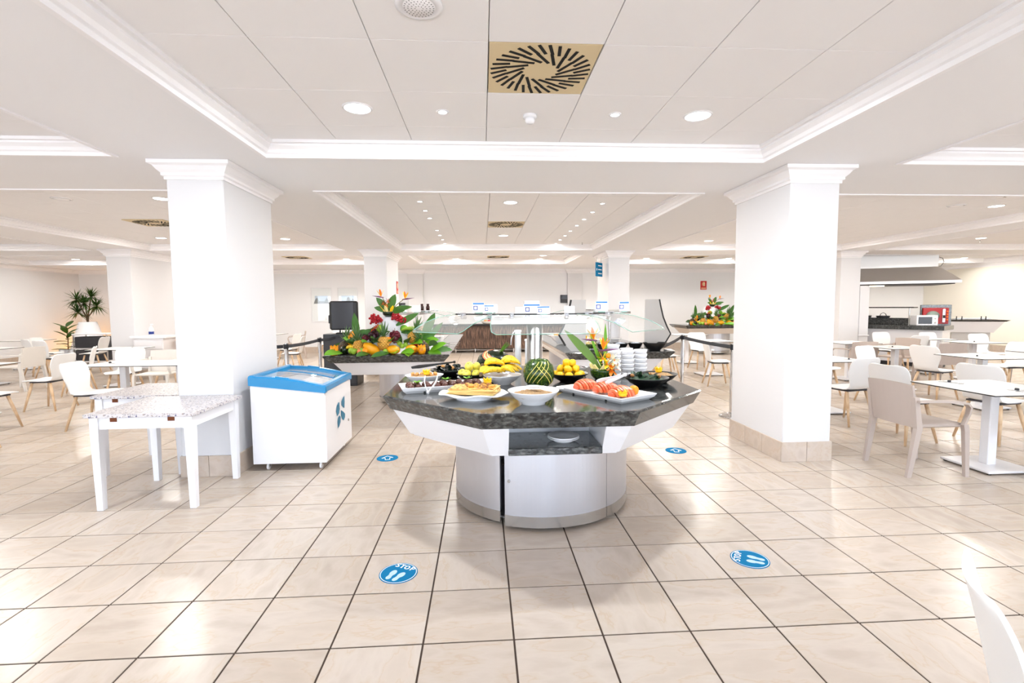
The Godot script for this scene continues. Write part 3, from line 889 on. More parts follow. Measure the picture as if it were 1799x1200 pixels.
func build_counters() -> void:
	var lc := counter("buffet_counter", "long granite buffet counter carrying the tall fruit display", -2.0, -0.42, -10.75, -6.2, [-7.95, -9.6])
	var rc := counter("buffet_counter", "long granite buffet counter carrying black salad bowls and grey shields", 1.06, 2.5, -10.95, -6.2, [-7.95, -9.7])
	# steel inlay troughs
	part(lc, "cold_well", bx(Vector3(1.0, 0.012, 2.9), 0.004), M["steel"], Vector3(0, TOP + 0.004, -2.9))
	part(rc, "cold_well", bx(Vector3(0.9, 0.012, 3.9), 0.004), M["steel"], Vector3(0, TOP + 0.004, -2.4))
	# grey shields at the end of the right counter
	for sx in [-1.0, 1.0]:
		var sh := thing("counter_shield", "grey curved end shield with black edge on the %s corner of the black bowl counter" % ("aisle-side" if sx < 0 else "dining-side"), "shield", Vector3(1.775, TOP, -6.45))
		var pts := [Vector2(0.40, 0.68), Vector2(0.595, 0.68), Vector2(0.615, 0.58), Vector2(0.65, 0.44), Vector2(0.70, 0.32), Vector2(0.755, 0.215), Vector2(0.67, 0.075), Vector2(0.60, 0.0), Vector2(0.40, 0.0)]
		if sx < 0:
			for i in pts.size(): pts[i].x = -pts[i].x
			pts.reverse()
		var b := B.new()
		var a := []
		var c := []
		for p in pts:
			a.append(Vector3(p.x, p.y, 0.012)); c.append(Vector3(p.x, p.y, -0.012))
		a.reverse(); c.reverse()
		b.loft([c, a])
		part(sh, "shield_panel", b.done(), M["grey_shield"])
		var t := B.new()
		var edge := []
		for p in pts:
			if absf(p.x) > 0.5 and p.y > 0.05: edge.append(Vector3(p.x, p.y, 0))
		t.tube(edge, [0.016], 6)
		part(sh, "black_edging", t.done(), M["black_edge"])
	# glass guards along both long counters
	for e in [[-0.9, -8.7, 90.0, 2.6, "glass sneeze guard along the fruit display counter"], [1.78, -8.4, -90.0, 2.8, "glass sneeze guard along the black bowl counter"]]:
		var s := thing("sneeze_guard", e[4], "sneeze guard", Vector3(e[0], TOP, e[1]), e[2])
		for sx in [-0.45, 0.45]:
			part(s, "post", cyl(0.02, 0.5, 14), M["steel"], Vector3(sx * e[3], 0, -0.1))
		part(s, "beam", bx(Vector3(e[3], 0.03, 0.35), 0.004), M["beam_steel"], Vector3(0, 0.5, -0.2))
		var gw := Node3D.new()
		gw.name = "glass_wing"
		s.add_child(gw, true)
		glass_wing(gw, e[3])
	# cards
	for e in [[0.14, 1.455, -4.35, 4.0, 0.19, 0.13, true, "white menu card with blue header clipped beside the fruit-side wing clamp"], [0.02, 1.455, -4.62, 4.0, 0.17, 0.11, false, "blank white card behind the fruit-side wing of the island guard"]]:
		pass
	var cards := [[-1.0, 1.415, -7.55, 8.0, 0.13, 0.1, false, "blank white card over the fruit display counter near the jar caddy"], [-1.2, 1.415, -7.65, 60.0, 0.1, 0.11, true, "narrow white card with blue header near the jar caddy"],
		[0.0, 1.435, -4.2, 0.0, 0.0, 0.0, true, ""],
		[-0.03, 1.44, -4.28, 14.0, 0.105, 0.085, true, "white card with blue header over the island glass wing toward the fruit display"], [0.06, 1.44, -4.18, 4.0, 0.085, 0.062, true, "small white card with blue header before its neighbour on the wing toward the fruit display"], [0.09, 1.44, -4.36, 4.0, 0.09, 0.07, false, "blank white card behind the two cards toward the fruit display"],
		[0.43, 1.424, -4.22, 0.0, 0.145, 0.085, true, "wide white card with blue header on the island beam"], [0.52, 1.424, -4.14, 0.0, 0.11, 0.065, true, "smaller white card with blue header before the wide one on the island beam"], [0.34, 1.424, -4.28, 0.0, 0.1, 0.06, false, "blank white card on the fruit display end of the island beam"],
		[0.76, 1.424, -4.24, -6.0, 0.09, 0.065, false, "blank white card on the grey shield end of the island beam"],
		[1.06, 1.44, -4.3, -12.0, 0.105, 0.09, true, "white card with blue header over the island glass wing toward the grey shields"], [1.27, 1.44, -4.32, -20.0, 0.085, 0.085, true, "narrow white card with blue header at the tip of the wing toward the grey shields"]]
	for c in cards:
		if c[7] != "": sign_card(Vector3(c[0], c[1], c[2]), c[3], c[4], c[5], c[6], c[7])

# ---------------------------------------------------------------- freezer and terrazzo tables
func build_freezer() -> void:
	# front (lower, with the logo) faces +x; local x runs back to front, z along the length
	var o := thing("ice_cream_freezer", "white chest freezer with blue curved sliding glass lid and teal leaf logo", "freezer", Vector3(-1.785, 0, -4.985))
	var w := 0.33
	var d := 0.44
	var b := B.new()
	b.loft([[Vector3(-w, 0.07, d), Vector3(w, 0.07, d), Vector3(w, 0.07, -d), Vector3(-w, 0.07, -d)], [Vector3(-w, 0.80, d), Vector3(w, 0.72, d), Vector3(w, 0.72, -d), Vector3(-w, 0.80, -d)]])
	part(o, "cabinet", b.done(), M["white_gloss"])
	part(o, "corner_guard", bx(Vector3(0.02, 0.62, 0.02), 0.008), M["white_gloss"], Vector3(w - 0.004, 0.39, d - 0.004))
	# blue rim: four sides following an arched line
	var top := func(t: float) -> float: return lerpf(0.885, 0.785, t) + 0.022 * sin(PI * t)
	var low := func(t: float) -> float: return lerpf(0.80, 0.72, t)
	for sz in [-1.0, 1.0]:
		var e := B.new()
		var rings := []
		for k in 11:
			var t := k / 10.0
			var x := lerpf(-w - 0.012, w + 0.012, t)
			var y0: float = low.call(t)
			var y1: float = top.call(t)
			rings.append([Vector3(x, y0, sz * (d + 0.012)), Vector3(x, y1 - 0.012, sz * (d + 0.012)), Vector3(x, y1, sz * d), Vector3(x, y1, sz * (d - 0.05)), Vector3(x, y0, sz * (d - 0.05))])
			if sz < 0: rings[k].reverse()
		for rg in rings: rg.reverse()
		e.loft(rings)
		part(o, "rim_end", e.done(), M["freezer_blue"])
	part(o, "rim_back", bx(Vector3(0.06, 0.085, 2 * d + 0.02), 0.012), M["freezer_blue"], Vector3(-w + 0.015, 0.848, 0))
	part(o, "rim_front", bx(Vector3(0.075, 0.07, 2 * d + 0.02), 0.014), M["freezer_blue"], Vector3(w - 0.02, 0.757, 0))
	for e in [[-0.05, 0.42, -0.012], [-0.42, 0.05, -0.022]]:
		var gb := B.new()
		gb.smooth(true)
		var n := 10
		for k in n:
			var t0 := lerpf(0.08, 0.92, float(k) / n)
			var t1 := lerpf(0.08, 0.92, float(k + 1) / n)
			var y0: float = top.call(t0) + e[2]
			var y1: float = top.call(t1) + e[2]
			var xa := lerpf(-w, w, t0)
			var xb := lerpf(-w, w, t1)
			gb.quad(Vector3(xa, y0, e[1]), Vector3(xb, y1, e[1]), Vector3(xb, y1, e[0]), Vector3(xa, y0, e[0]))
		var pane := part(o, "sliding_glass", gb.done(), M["glass"])
		var fr := B.new()
		var pts := []
		for k in 11:
			var t := lerpf(0.08, 0.92, k / 10.0)
			pts.append(Vector3(lerpf(-w, w, t), top.call(t) + e[2], e[0]))
		fr.tube(pts, [0.006], 6)
		part(pane, "pane_edge", fr.done(), M["freezer_blue"])
	part(o, "lid_grip", bx(Vector3(0.12, 0.012, 0.03), 0.004), M["freezer_blue"], Vector3(-0.05, 0.865, d - 0.02), Vector3(0, 0, -8))
	part(o, "lid_grip", bx(Vector3(0.12, 0.012, 0.03), 0.004), M["freezer_blue"], Vector3(-0.05, 0.865, -d + 0.02), Vector3(0, 0, -8))
	part(o, "inner_liner", bx(Vector3(2 * w - 0.14, 0.02, 2 * d - 0.1)), M["beige_front"], Vector3(0, 0.725, 0))
	for e in [[-0.08, 0.16], [0.06, -0.1], [0.1, 0.2]]:
		part(o, "inner_basket", bx(Vector3(0.2, 0.05, 0.3), 0.01), M["white_laminate"], Vector3(e[0], 0.752, e[1]))
	# logo: four leaves
	for poly in [[[885, 545], [880, 500], [885, 460], [895, 440], [903, 445], [904, 500], [900, 530]], [[937, 418], [938, 470], [935, 520], [925, 505], [915, 480], [915, 450], [925, 428]], [[888, 645], [886, 590], [890, 560], [900, 550], [908, 570], [906, 610], [898, 635]], [[910, 515], [925, 540], [938, 570], [937, 600], [928, 618], [918, 600], [910, 560]]]:
		var lf := B.new()
		var outl := []
		for q in poly: outl.append(Vector3(0, 0.44 - (q[1] - 530) / 800.0, -(q[0] - 905) / 190.0))
		lf.fan(outl, false)
		part(o, "logo_leaf", lf.done(), M["teal_print"], Vector3(w + 0.0025, 0, -0.02))
	part(o, "lock", cyl(0.014, 0.01, 14), M["steel"], Vector3(w, 0.3, -0.3), Vector3(0, 0, -90))
	for sx in [-0.22, 0.26]:
		for sz in [-0.36, 0.38]:
			var c := part(o, "caster", cyl(0.03, 0.022, 16), M["white_laminate"], Vector3(sx - 0.011, 0.03, sz), Vector3(0, 0, -90))
			part(c, "fork", bx(Vector3(0.05, 0.03, 0.03), 0.003), M["steel"], Vector3(-0.022, 0.011, 0))

func build_terrazzo_tables() -> void:
	for e in [[-2.53, -4.075, "terrazzo-topped white wooden table standing in front of the thick column"], [-3.085, -4.87, "terrazzo-topped white wooden table pushed against the side of the thick column"]]:
		var o := thing("terrazzo_table", e[2], "table", Vector3(e[0], 0, e[1]), 0, "")
		part(o, "table_top", bx(Vector3(0.78, 0.028, 0.745), 0.003), M["terrazzo"], Vector3(0, 0.722, 0))
		for sx in [-1.0, 1.0]:
			for sz in [-1.0, 1.0]:
				var b := B.new()
				var a := 0.03
				var t := 0.022
				var cx: float = sx * 0.335
				var cz: float = sz * 0.318
				b.loft([[Vector3(cx - t, 0, cz + t), Vector3(cx + t, 0, cz + t), Vector3(cx + t, 0, cz - t), Vector3(cx - t, 0, cz - t)], [Vector3(cx - a, 0.58, cz + a), Vector3(cx + a, 0.58, cz + a), Vector3(cx + a, 0.58, cz - a), Vector3(cx - a, 0.58, cz - a)], [Vector3(cx - a, 0.708, cz + a), Vector3(cx + a, 0.708, cz + a), Vector3(cx + a, 0.708, cz - a), Vector3(cx - a, 0.708, cz - a)]])
				part(o, "leg", b.done(), M["white_gloss"])
		for sz in [-1.0, 1.0]:
			var p := part(o, "apron", bx(Vector3(0.62, 0.09, 0.022)), M["white_gloss"], Vector3(0, 0.662, sz * 0.325))
			for sx in [-0.2, 0.21]:
				part(p, "mortise", bx(Vector3(0.05, 0.035, 0.002)), M["mortise"], Vector3(sx, 0.027, sz * 0.0112))
		for sx in [-1.0, 1.0]:
			part(o, "apron", bx(Vector3(0.022, 0.09, 0.58)), M["white_gloss"], Vector3(sx * 0.34, 0.662, 0))

# ---------------------------------------------------------------- dining furniture
func shell_mesh(v0: float, v1: float, n: int) -> ArrayMesh:
	# one-piece seat and back: path in the yz plane, front of the seat at +z
	var P := [Vector2(0.215, 0.445), Vector2(0.2, 0.458), Vector2(0.10, 0.455), Vector2(-0.02, 0.445), Vector2(-0.12, 0.444), Vector2(-0.175, 0.458), Vector2(-0.205, 0.50), Vector2(-0.222, 0.57), Vector2(-0.24, 0.66), Vector2(-0.258, 0.74), Vector2(-0.269, 0.785), Vector2(-0.276, 0.81), Vector2(-0.281, 0.826), Vector2(-0.284, 0.835), Vector2(-0.286, 0.84)]
	var W := [0.175, 0.205, 0.218, 0.215, 0.20, 0.185, 0.175, 0.195, 0.228, 0.23, 0.222, 0.208, 0.19, 0.165, 0.12]
	var D := [0.0, 0.004, 0.01, 0.012, 0.012, 0.012, 0.02, 0.03, 0.035, 0.033, 0.031, 0.029, 0.027, 0.025, 0.02]
	var cols := 14
	var grid := []
	var under := []
	for k in n + 1:
		var t := lerpf(v0, v1, float(k) / n) * (P.size() - 1)
		var i := mini(int(t), P.size() - 2)
		var q := t - i
		var p: Vector2 = P[i].lerp(P[i + 1], q)
		var tan_: Vector2 = (P[mini(i + 2, P.size() - 1)] - P[maxi(i - 1, 0)]).normalized()
		var nrm := Vector2(-tan_.y, tan_.x)   # in (z, y): points up for the seat, forward for the back
		if nrm.y < 0.0 and tan_.y < 0.3: nrm = -nrm
		if tan_.y > 0.3 and nrm.x < 0.0: nrm = -nrm
		var row := []
		var urow := []
		for c in cols + 1:
			var s := lerpf(-1, 1, float(c) / cols)
			var lift: float = lerpf(D[i], D[i + 1], q) * s * s
			var x: float = s * lerpf(W[i], W[i + 1], q)
			var o := Vector2(p.x, p.y) + nrm * lift
			var u := o - nrm * 0.011
			row.append(Vector3(x, o.y, o.x))
			urow.append(Vector3(x, u.y, u.x))
		grid.append(row)
		under.append(urow)
	var b := B.new()
	b.smooth(true)
	for k in n:
		for c in cols:
			b.quad(grid[k][c], grid[k][c + 1], grid[k + 1][c + 1], grid[k + 1][c])
			b.quad(under[k][c + 1], under[k][c], under[k + 1][c], under[k + 1][c + 1])
	b.smooth(false)
	for k in n:
		b.quad(under[k][0], grid[k][0], grid[k + 1][0], under[k + 1][0])
		b.quad(grid[k][cols], under[k][cols], under[k + 1][cols], grid[k + 1][cols])
	for c in cols:
		b.quad(under[0][c], under[0][c + 1], grid[0][c + 1], grid[0][c])
		b.quad(grid[n][c], grid[n][c + 1], under[n][c + 1], under[n][c])
	return b.done()

func make_shell_chair(called: String, label: String, m: Material) -> Node3D:
	var o := thing(called, label, "chair")
	if not cache.has("seat"):
		cache["seat"] = shell_mesh(0.0, 0.335, 14)
		cache["back"] = shell_mesh(0.335, 1.0, 26)
		for k in 4:
			var sx := -1.0 if k % 2 == 0 else 1.0
			var sz := 1.0 if k < 2 else -1.0
			var b := B.new()
			b.smooth(true)
			var top := Vector3(sx * 0.145, 0.432, sz * 0.12 - 0.01)
			var foot := Vector3(sx * 0.215, 0.0, 0.2 if sz > 0 else -0.235)
			b.tube([top, top.lerp(foot, 0.35), foot], [0.017, 0.019, 0.0115], 10)
			cache["cleg%d" % k] = b.done()
	part(o, "seat", cache["seat"], m)
	part(o, "backrest", cache["back"], m)
	part(o, "under_frame", bx(Vector3(0.33, 0.018, 0.3), 0.005), M["frame_dark"], Vector3(0, 0.428, -0.01))
	for k in 4: part(o, "leg", cache["cleg%d" % k], M["beech"])
	return o

func make_armchair(called: String, label: String, m: Material) -> Node3D:
	var o := thing(called, label, "armchair")
	if not cache.has("aback"):
		var b := B.new()
		b.smooth(false)
		var rings := []
		for k in 9:
			var t := k / 8.0
			var y := lerpf(0.43, 0.80, t)
			var row := []
			for c in 9:
				var s := lerpf(-1, 1, c / 8.0)
				row.append(Vector3(s * 0.24, y + 0.012 * (1 - s * s) * t, -0.215 - 0.06 * t - 0.022 * (1 - s * s)))
			for c in 9:
				var s := lerpf(1, -1, c / 8.0)
				row.append(Vector3(s * 0.24, y + 0.012 * (1 - s * s) * t, -0.235 - 0.06 * t - 0.022 * (1 - s * s)))
			row.reverse()
			rings.append(row)
		b.loft(rings)
		cache["aback"] = b.done()
		for sx in [-1.0, 1.0]:
			var a := B.new()
			var fr := []
			for e in [[-0.26, 0.665, 0.03], [-0.1, 0.668, 0.045], [0.08, 0.66, 0.05], [0.17, 0.645, 0.048], [0.2, 0.61, 0.045], [0.19, 0.55, 0.04], [0.165, 0.49, 0.036], [0.15, 0.455, 0.034]]:
				fr.append(e)
			var rg := []
			for k in fr.size():
				var e: Array = fr[k]
				var nx: Array = fr[mini(k + 1, fr.size() - 1)]
				var pv: Array = fr[maxi(k - 1, 0)]
				var d := Vector2(nx[0] - pv[0], nx[1] - pv[1]).normalized()
				var nn := Vector2(-d.y, d.x) * 0.009
				var w: float = e[2] / 2
				var cx: float = sx * (0.262 + 0.01)
				rg.append([Vector3(cx - w, e[1] + nn.y, e[0] + nn.x), Vector3(cx + w, e[1] + nn.y, e[0] + nn.x), Vector3(cx + w, e[1] - nn.y, e[0] - nn.x), Vector3(cx - w, e[1] - nn.y, e[0] - nn.x)])
			a.loft(rg)
			cache["arm%s" % sx] = a.done()
			for sz in [-1.0, 1.0]:
				var l := B.new()
				var rr := []
				var q := [[0.0, 0.235, -0.29, 0.014, 0.02], [0.43, 0.24, -0.225, 0.02, 0.026], [0.70, 0.242, -0.262, 0.018, 0.02]] if sz < 0 else [[0.0, 0.25, 0.225, 0.014, 0.018], [0.40, 0.248, 0.2, 0.019, 0.022], [0.46, 0.245, 0.19, 0.019, 0.022]]
				for e in q:
					var cx: float = sx * e[1]
					rr.append([Vector3(cx - e[3], e[0], e[2] + e[4]), Vector3(cx + e[3], e[0], e[2] + e[4]), Vector3(cx + e[3], e[0], e[2] - e[4]), Vector3(cx - e[3], e[0], e[2] - e[4])])
				l.loft(rr)
				cache["aleg%s%s" % [sx, sz]] = l.done()
	part(o, "backrest", cache["aback"], m)
	part(o, "seat", bx(Vector3(0.47, 0.03, 0.44), 0.01), m, Vector3(0, 0.445, -0.01))
	for sx in [-1.0, 1.0]:
		part(o, "armrest", cache["arm%s" % sx], m)
		for sz in [-1.0, 1.0]: part(o, "leg", cache["aleg%s%s" % [sx, sz]], m)
	return o

func make_table(called: String, label: String, w: float, d: float) -> Node3D:
	var o := thing(called, label, "table")
	part(o, "table_top", bx(Vector3(w - 0.004, 0.004, d - 0.004)), M["table_white"], Vector3(0, 0.738, 0))
	part(o, "dark_core", bx(Vector3(w, 0.009, d), 0.002), M["black_edge"], Vector3(0, 0.7315, 0))
	part(o, "mount_plate", bx(Vector3(0.4, 0.008, 0.4), 0.002), M["frame_dark"], Vector3(0, 0.723, 0))
	part(o, "post", bx(Vector3(0.085, 0.69, 0.085), 0.006), M["white_laminate"], Vector3(0, 0.374, 0))
	part(o, "base_plate", bx(Vector3(0.46, 0.02, 0.46), 0.005), M["white_laminate"], Vector3(0, 0.024, 0))
	for sx in [-1.0, 1.0]:
		for sz in [-1.0, 1.0]: part(o, "glide", cyl(0.018, 0.014, 10), M["black_plastic"], Vector3(sx * 0.2, 0, sz * 0.2))
	return o

func place_setting(at: Vector3, turn: float, label: String) -> void:
	var o := thing("cutlery_set", label, "cutlery", at, turn, "cutlery laid on the white tables")
	part(o, "paper_napkin", bx(Vector3(0.17, 0.003, 0.12)), M["paper"], Vector3(0, 0.0015, 0))
	for e in [[-0.02, "fork"], [0.02, "knife"]]:
		part(o, e[1], bx(Vector3(0.012, 0.004, 0.18), 0.0015), M["chrome"], Vector3(e[0], 0.005, 0), Vector3(0, 14 if e[1] == "fork" else -8, 0))
	part(o, "menu_holder", bx(Vector3(0.03, 0.02, 0.02), 0.004), M["charcoal"], Vector3(0.02, 0.014, -0.03))

func build_dining() -> void:
	var n := 0
	var protos := {}
	var T := [
		[4.60, -4.12, 0.82, 0.80, "white square cafe table beside the taupe armchair and the thick column"], [6.15, -4.2, 0.8, 0.8, "white cafe table just beyond the taupe armchair's table"],
		[4.76, -6.5, 0.76, 0.76, "white cafe table half hidden behind the column beside the taupe armchair"], [7.2, -8.1, 0.7, 0.7, "white cafe table before the taupe chairs beyond the white bottle"],
		[7.15, -6.55, 0.76, 0.76, "white cafe table with the white bottle standing near it"], [9.55, -8.95, 0.7, 0.7, "white cafe table near the cooking station's white counter"],
		[7.25, -9.25, 0.76, 0.76, "white cafe table in front of the slim column by the cooking hood"], [9.55, -9.95, 0.7, 0.7, "white cafe table just below the dark granite cooking counter"],
		[8.7, -6.9, 0.76, 0.76, "white cafe table with a taupe armchair pair behind it"],
		[-5.1, -7.25, 0.76, 0.76, "white cafe table with folded paper, beyond the terrazzo tables"], [-4.33, -7.25, 0.76, 0.76, "white cafe table pushed against the one with folded paper"],
		[-7.1, -10.05, 0.8, 0.76, "white cafe table in front of the grey dish trolley"], [-11.6, -13.2, 0.8, 0.76, "white cafe table beside the green rubber plant"],
		[-9.9, -10.35, 0.8, 0.76, "white cafe table by the planter wall, beyond the cream armchair"], [-7.2, -7.22, 0.8, 0.76, "white cafe table laid with cutlery before the cream armchair"], [-5.5, -4.75, 0.76, 0.76, "white cafe table close beside the terrazzo tables"],
		[4.85, -10.2, 0.76, 0.76, "white cafe table behind the belt barrier of the grey shield"], [5.3, -12.4, 0.8, 0.76, "white cafe table below the far fruit counter"],
		[-6.3, -14.9, 0.8, 0.76, "white cafe table below the framed pictures"], [-5.3, -11.6, 0.8, 0.76, "white cafe table behind the belt barrier of the black screen"]]
	for t in T:
		var k := "t%s%s" % [t[2], t[3]]
		if not protos.has(k):
			protos[k] = make_table("cafe_table", t[4], t[2], t[3])
			protos[k].position = Vector3(t[0], 0, t[1])
			tag(protos[k], t[4], "table", "white cafe tables")
		else:
			copy_of(protos[k], Vector3(t[0], 0, t[1]), 0, t[4], "white cafe tables")
	for e in [[4.45, -4.35, 20.0, "cutlery and napkin at the inner edge of the taupe armchair's table"], [4.62, -3.88, 80.0, "cutlery and napkin at the open corner of the taupe armchair's table"], [5.95, -4.3, 60.0, "cutlery and napkin on the table beyond the taupe armchair's table"],
			[4.98, -6.3, 40.0, "cutlery and napkin on the table half hidden by the armchair column"], [7.1, -8.0, 50.0, "cutlery on the table before the taupe chairs"], [7.0, -6.45, 50.0, "cutlery on the table beside the white bottle"], [9.5, -8.85, 30.0, "cutlery on the table near the white cooking counter"],
			[-6.95, -7.15, 20.0, "cutlery on the table before the cream armchair"], [-5.25, -7.2, 70.0, "white folded paper and cutlery beyond the terrazzo tables"], [-6.85, -9.95, 30.0, "cutlery on the table before the grey dish trolley"]]:
		place_setting(Vector3(e[0], 0.74, e[1]), e[2], e[3])
	var W := "white"
	var C := [
		["w", 4.62, -5.05, 100.0, "white shell chair directly behind the taupe armchair"], ["w", 5.56, -4.95, 100.0, "white shell chair behind the post of the taupe armchair's table"], ["w", 4.8, -3.58, 180.0, "white shell chair at the open side of the taupe armchair's table"],
		["w", 4.6, -5.88, -168.0, "white shell chair turned to the table half hidden by the armchair column"], ["w", 7.12, -7.25, 100.0, "white shell chair with its back to the column, beside the white bottle"], ["w", 8.75, -7.62, -90.0, "white shell chair facing the table beside the white bottle"],
		["w", 5.6, -7.75, 10.0, "white shell chair nearer the slim column, behind the table half hidden by the column"], ["w", 6.05, -7.05, 20.0, "white shell chair nearer the white bottle, behind the table half hidden by the column"],
		["w", 9.2, -10.5, 5.0, "white shell chair tucked in below the dark granite cooking counter"], ["w", 10.1, -10.25, 5.0, "white shell chair below the microwave"], ["w", 10.6, -9.6, 0.0, "white shell chair below the white cooking counter"], ["w", 8.95, -9.75, 185.0, "white shell chair seen from behind among the taupe armchairs"],
		["w", -4.93, -6.5, 94.0, "white shell chair just behind the terrazzo tables, its side to the table with paper"], ["w", -6.58, -7.78, -88.0, "white shell chair with its back to the chair behind the terrazzo tables"], ["w", -5.55, -5.42, -100.0, "white shell chair at the table close beside the terrazzo tables"], ["w", -6.2, -6.45, 170.0, "white shell chair drawn up to the laid table before the cream armchair"],
		["w", -6.05, -8.6, 10.0, "white shell chair on the far side of the table with folded paper"], ["w", -5.55, -9.0, -84.0, "white shell chair turned sideways behind the table with folded paper"], ["w", -4.2, -7.95, -80.0, "white shell chair beside the thick column, behind the pushed-together tables"], ["w", -7.2, -9.1, -60.0, "white shell chair between the cream armchair and the dish trolley"],
		["w", -9.5, -11.4, 160.0, "white shell chair by the planter wall, the nearer of two side by side"], ["w", -10.2, -11.9, 150.0, "white shell chair by the planter wall, the farther of two side by side"], ["w", -10.6, -12.6, 100.0, "white shell chair beside the rubber plant's table"], ["w", -9.4, -12.4, -80.0, "white shell chair between rubber plant and dish trolley"], ["w", -9.0, -13.2, -120.0, "white shell chair in front of the black cabinet"],
		["w", 4.4, -8.85, 78.0, "white shell chair beside the belt barrier, nearest the armchair column"], ["w", 3.85, -10.0, 90.0, "white shell chair beside the grey shield"], ["w", 4.25, -11.2, 80.0, "white shell chair between the grey shield and the far fruit counter"], ["w", 5.15, -11.2, 5.0, "white shell chair facing the windows, below the far fruit counter"],
		["w", -4.5, -14.6, -50.0, "white shell chair below the framed picture of the bay"], ["w", -5.0, -12.9, -95.0, "white shell chair behind the black screen barrier, nearer the pictures"], ["w", -4.45, -11.7, -80.0, "white shell chair behind the black screen barrier, nearer the freezer"],
		["t", 3.94, -4.15, 90.0, "taupe plastic armchair beside the column beside the taupe armchair"], ["t", 8.2, -9.2, -80.0, "taupe armchair turned sideways, its armrest loop showing, before the microwave"], ["t", 6.95, -8.75, 180.0, "taupe armchair seen from behind, before the slim column by the hood"], ["t", 8.1, -8.2, 178.0, "taupe armchair seen from behind, beside the white bottle"], ["t", 9.75, -8.0, 180.0, "taupe armchair seen from behind, one of two below the white cooking counter"], ["t", 10.5, -8.15, 180.0, "taupe armchair seen from behind, outer of two below the white cooking counter"], ["t", -5.6, -15.0, -70.0, "taupe armchair below the framed pictures"],
		["c", -8.75, -9.75, -90.0, "cream plastic armchair with its back to the terrazzo tables"], ["c", -5.35, -8.35, 4.0, "cream plastic armchair on the far side of the table with folded paper"],
		["w", 1.40, -0.90, 53.0, "white shell chair standing alone on the tiles, only its backrest showing"]]
	for c in C:
		if not protos.has(c[0]):
			var o := make_shell_chair("shell_chair", c[4], M["chair_white"]) if c[0] == "w" else make_armchair("plastic_armchair", c[4], M["chair_taupe" if c[0] == "t" else "chair_cream"])
			o.position = Vector3(c[1], 0, c[2])
			o.rotation_degrees.y = c[3]
			protos[c[0]] = o
			o.set_meta("group", {"w": "white shell chairs", "t": "taupe armchairs", "c": "cream armchairs"}[c[0]])
		else:
			copy_of(protos[c[0]], Vector3(c[1], 0, c[2]), c[3], c[4])
	# white bottle standing on the floor side table
	solo("water_bottle", "white bottle with printed bands standing on the cafe table's edge", "bottle", turned([[0.0, 0.0], [0.035, 0.0], [0.037, 0.01], [0.037, 0.16], [0.025, 0.2], [0.014, 0.22], [0.014, 0.25], [0.0, 0.25]], 18), M["bottle_white"], Vector3(8.42, 0.74, -6.75))

# ---------------------------------------------------------------- back of the room
func fire_sign(at: Vector3, turn: float, label: String) -> void:
	var o := thing("fire_sign", label, "sign", at, turn)
	part(o, "plate", bx(Vector3(0.22, 0.3, 0.006)), M["sign_red"])
	part(o, "extinguisher_print", turned([[0.0, -0.06], [0.035, -0.06], [0.035, 0.05], [0.02, 0.075], [0.0, 0.085]], 12, 1.0, 0.02), M["sign_cream"], Vector3(0.015, 0.035, 0.0035))
	part(o, "hose_print", bx(Vector3(0.012, 0.1, 0.001)), M["sign_cream"], Vector3(-0.045, 0.05, 0.0035))
	for k in 2:
		part(o, "text_print", bx(Vector3(0.17, 0.014, 0.001)), M["sign_cream"], Vector3(0, -0.09 - 0.03 * k, 0.0035))

func picture(at: Vector3, turn: float, label: String, peaks: Array) -> void:
	var o := thing("framed_picture", label, "picture", at, turn)
	var w := 0.64
	var h := 1.12
	for e in [[0.0, h / 2, w, 0.02], [0.0, -h / 2, w, 0.02], [-w / 2, 0.0, 0.02, h + 0.02], [w / 2, 0.0, 0.02, h + 0.02]]:
		part(o, "frame_bar", bx(Vector3(e[2], e[3], 0.025), 0.003), M["white_gloss"], Vector3(e[0], e[1], 0.012))
	part(o, "mat_board", bx(Vector3(w, h, 0.006)), M["card_white"], Vector3(0, 0, 0.004))
	part(o, "photo_sky", bx(Vector3(0.42, 0.26, 0.001)), M["photo_sky"], Vector3(0.0, 0.17, 0.008))
	part(o, "photo_water", bx(Vector3(0.42, 0.09, 0.001)), M["photo_grey"], Vector3(0.0, 0.085, 0.009))
	for p in peaks:
		var b := B.new()
		b.fan([Vector3(p[0] - p[1], 0.04, 0), Vector3(p[0] + p[1], 0.04, 0), Vector3(p[0] + p[1] * 0.7, 0.04 + p[2] * 0.5, 0), Vector3(p[0] + p[1] * 0.1, 0.04 + p[2], 0), Vector3(p[0] - p[1] * 0.6, 0.04 + p[2] * 0.6, 0)], false)
		part(o, "photo_hill", b.done(), M["photo_dark"], Vector3(0, 0, 0.0105))
	part(o, "glazing", bx(Vector3(w - 0.02, h - 0.02, 0.001)), M["glass"], Vector3(0, 0, 0.02))

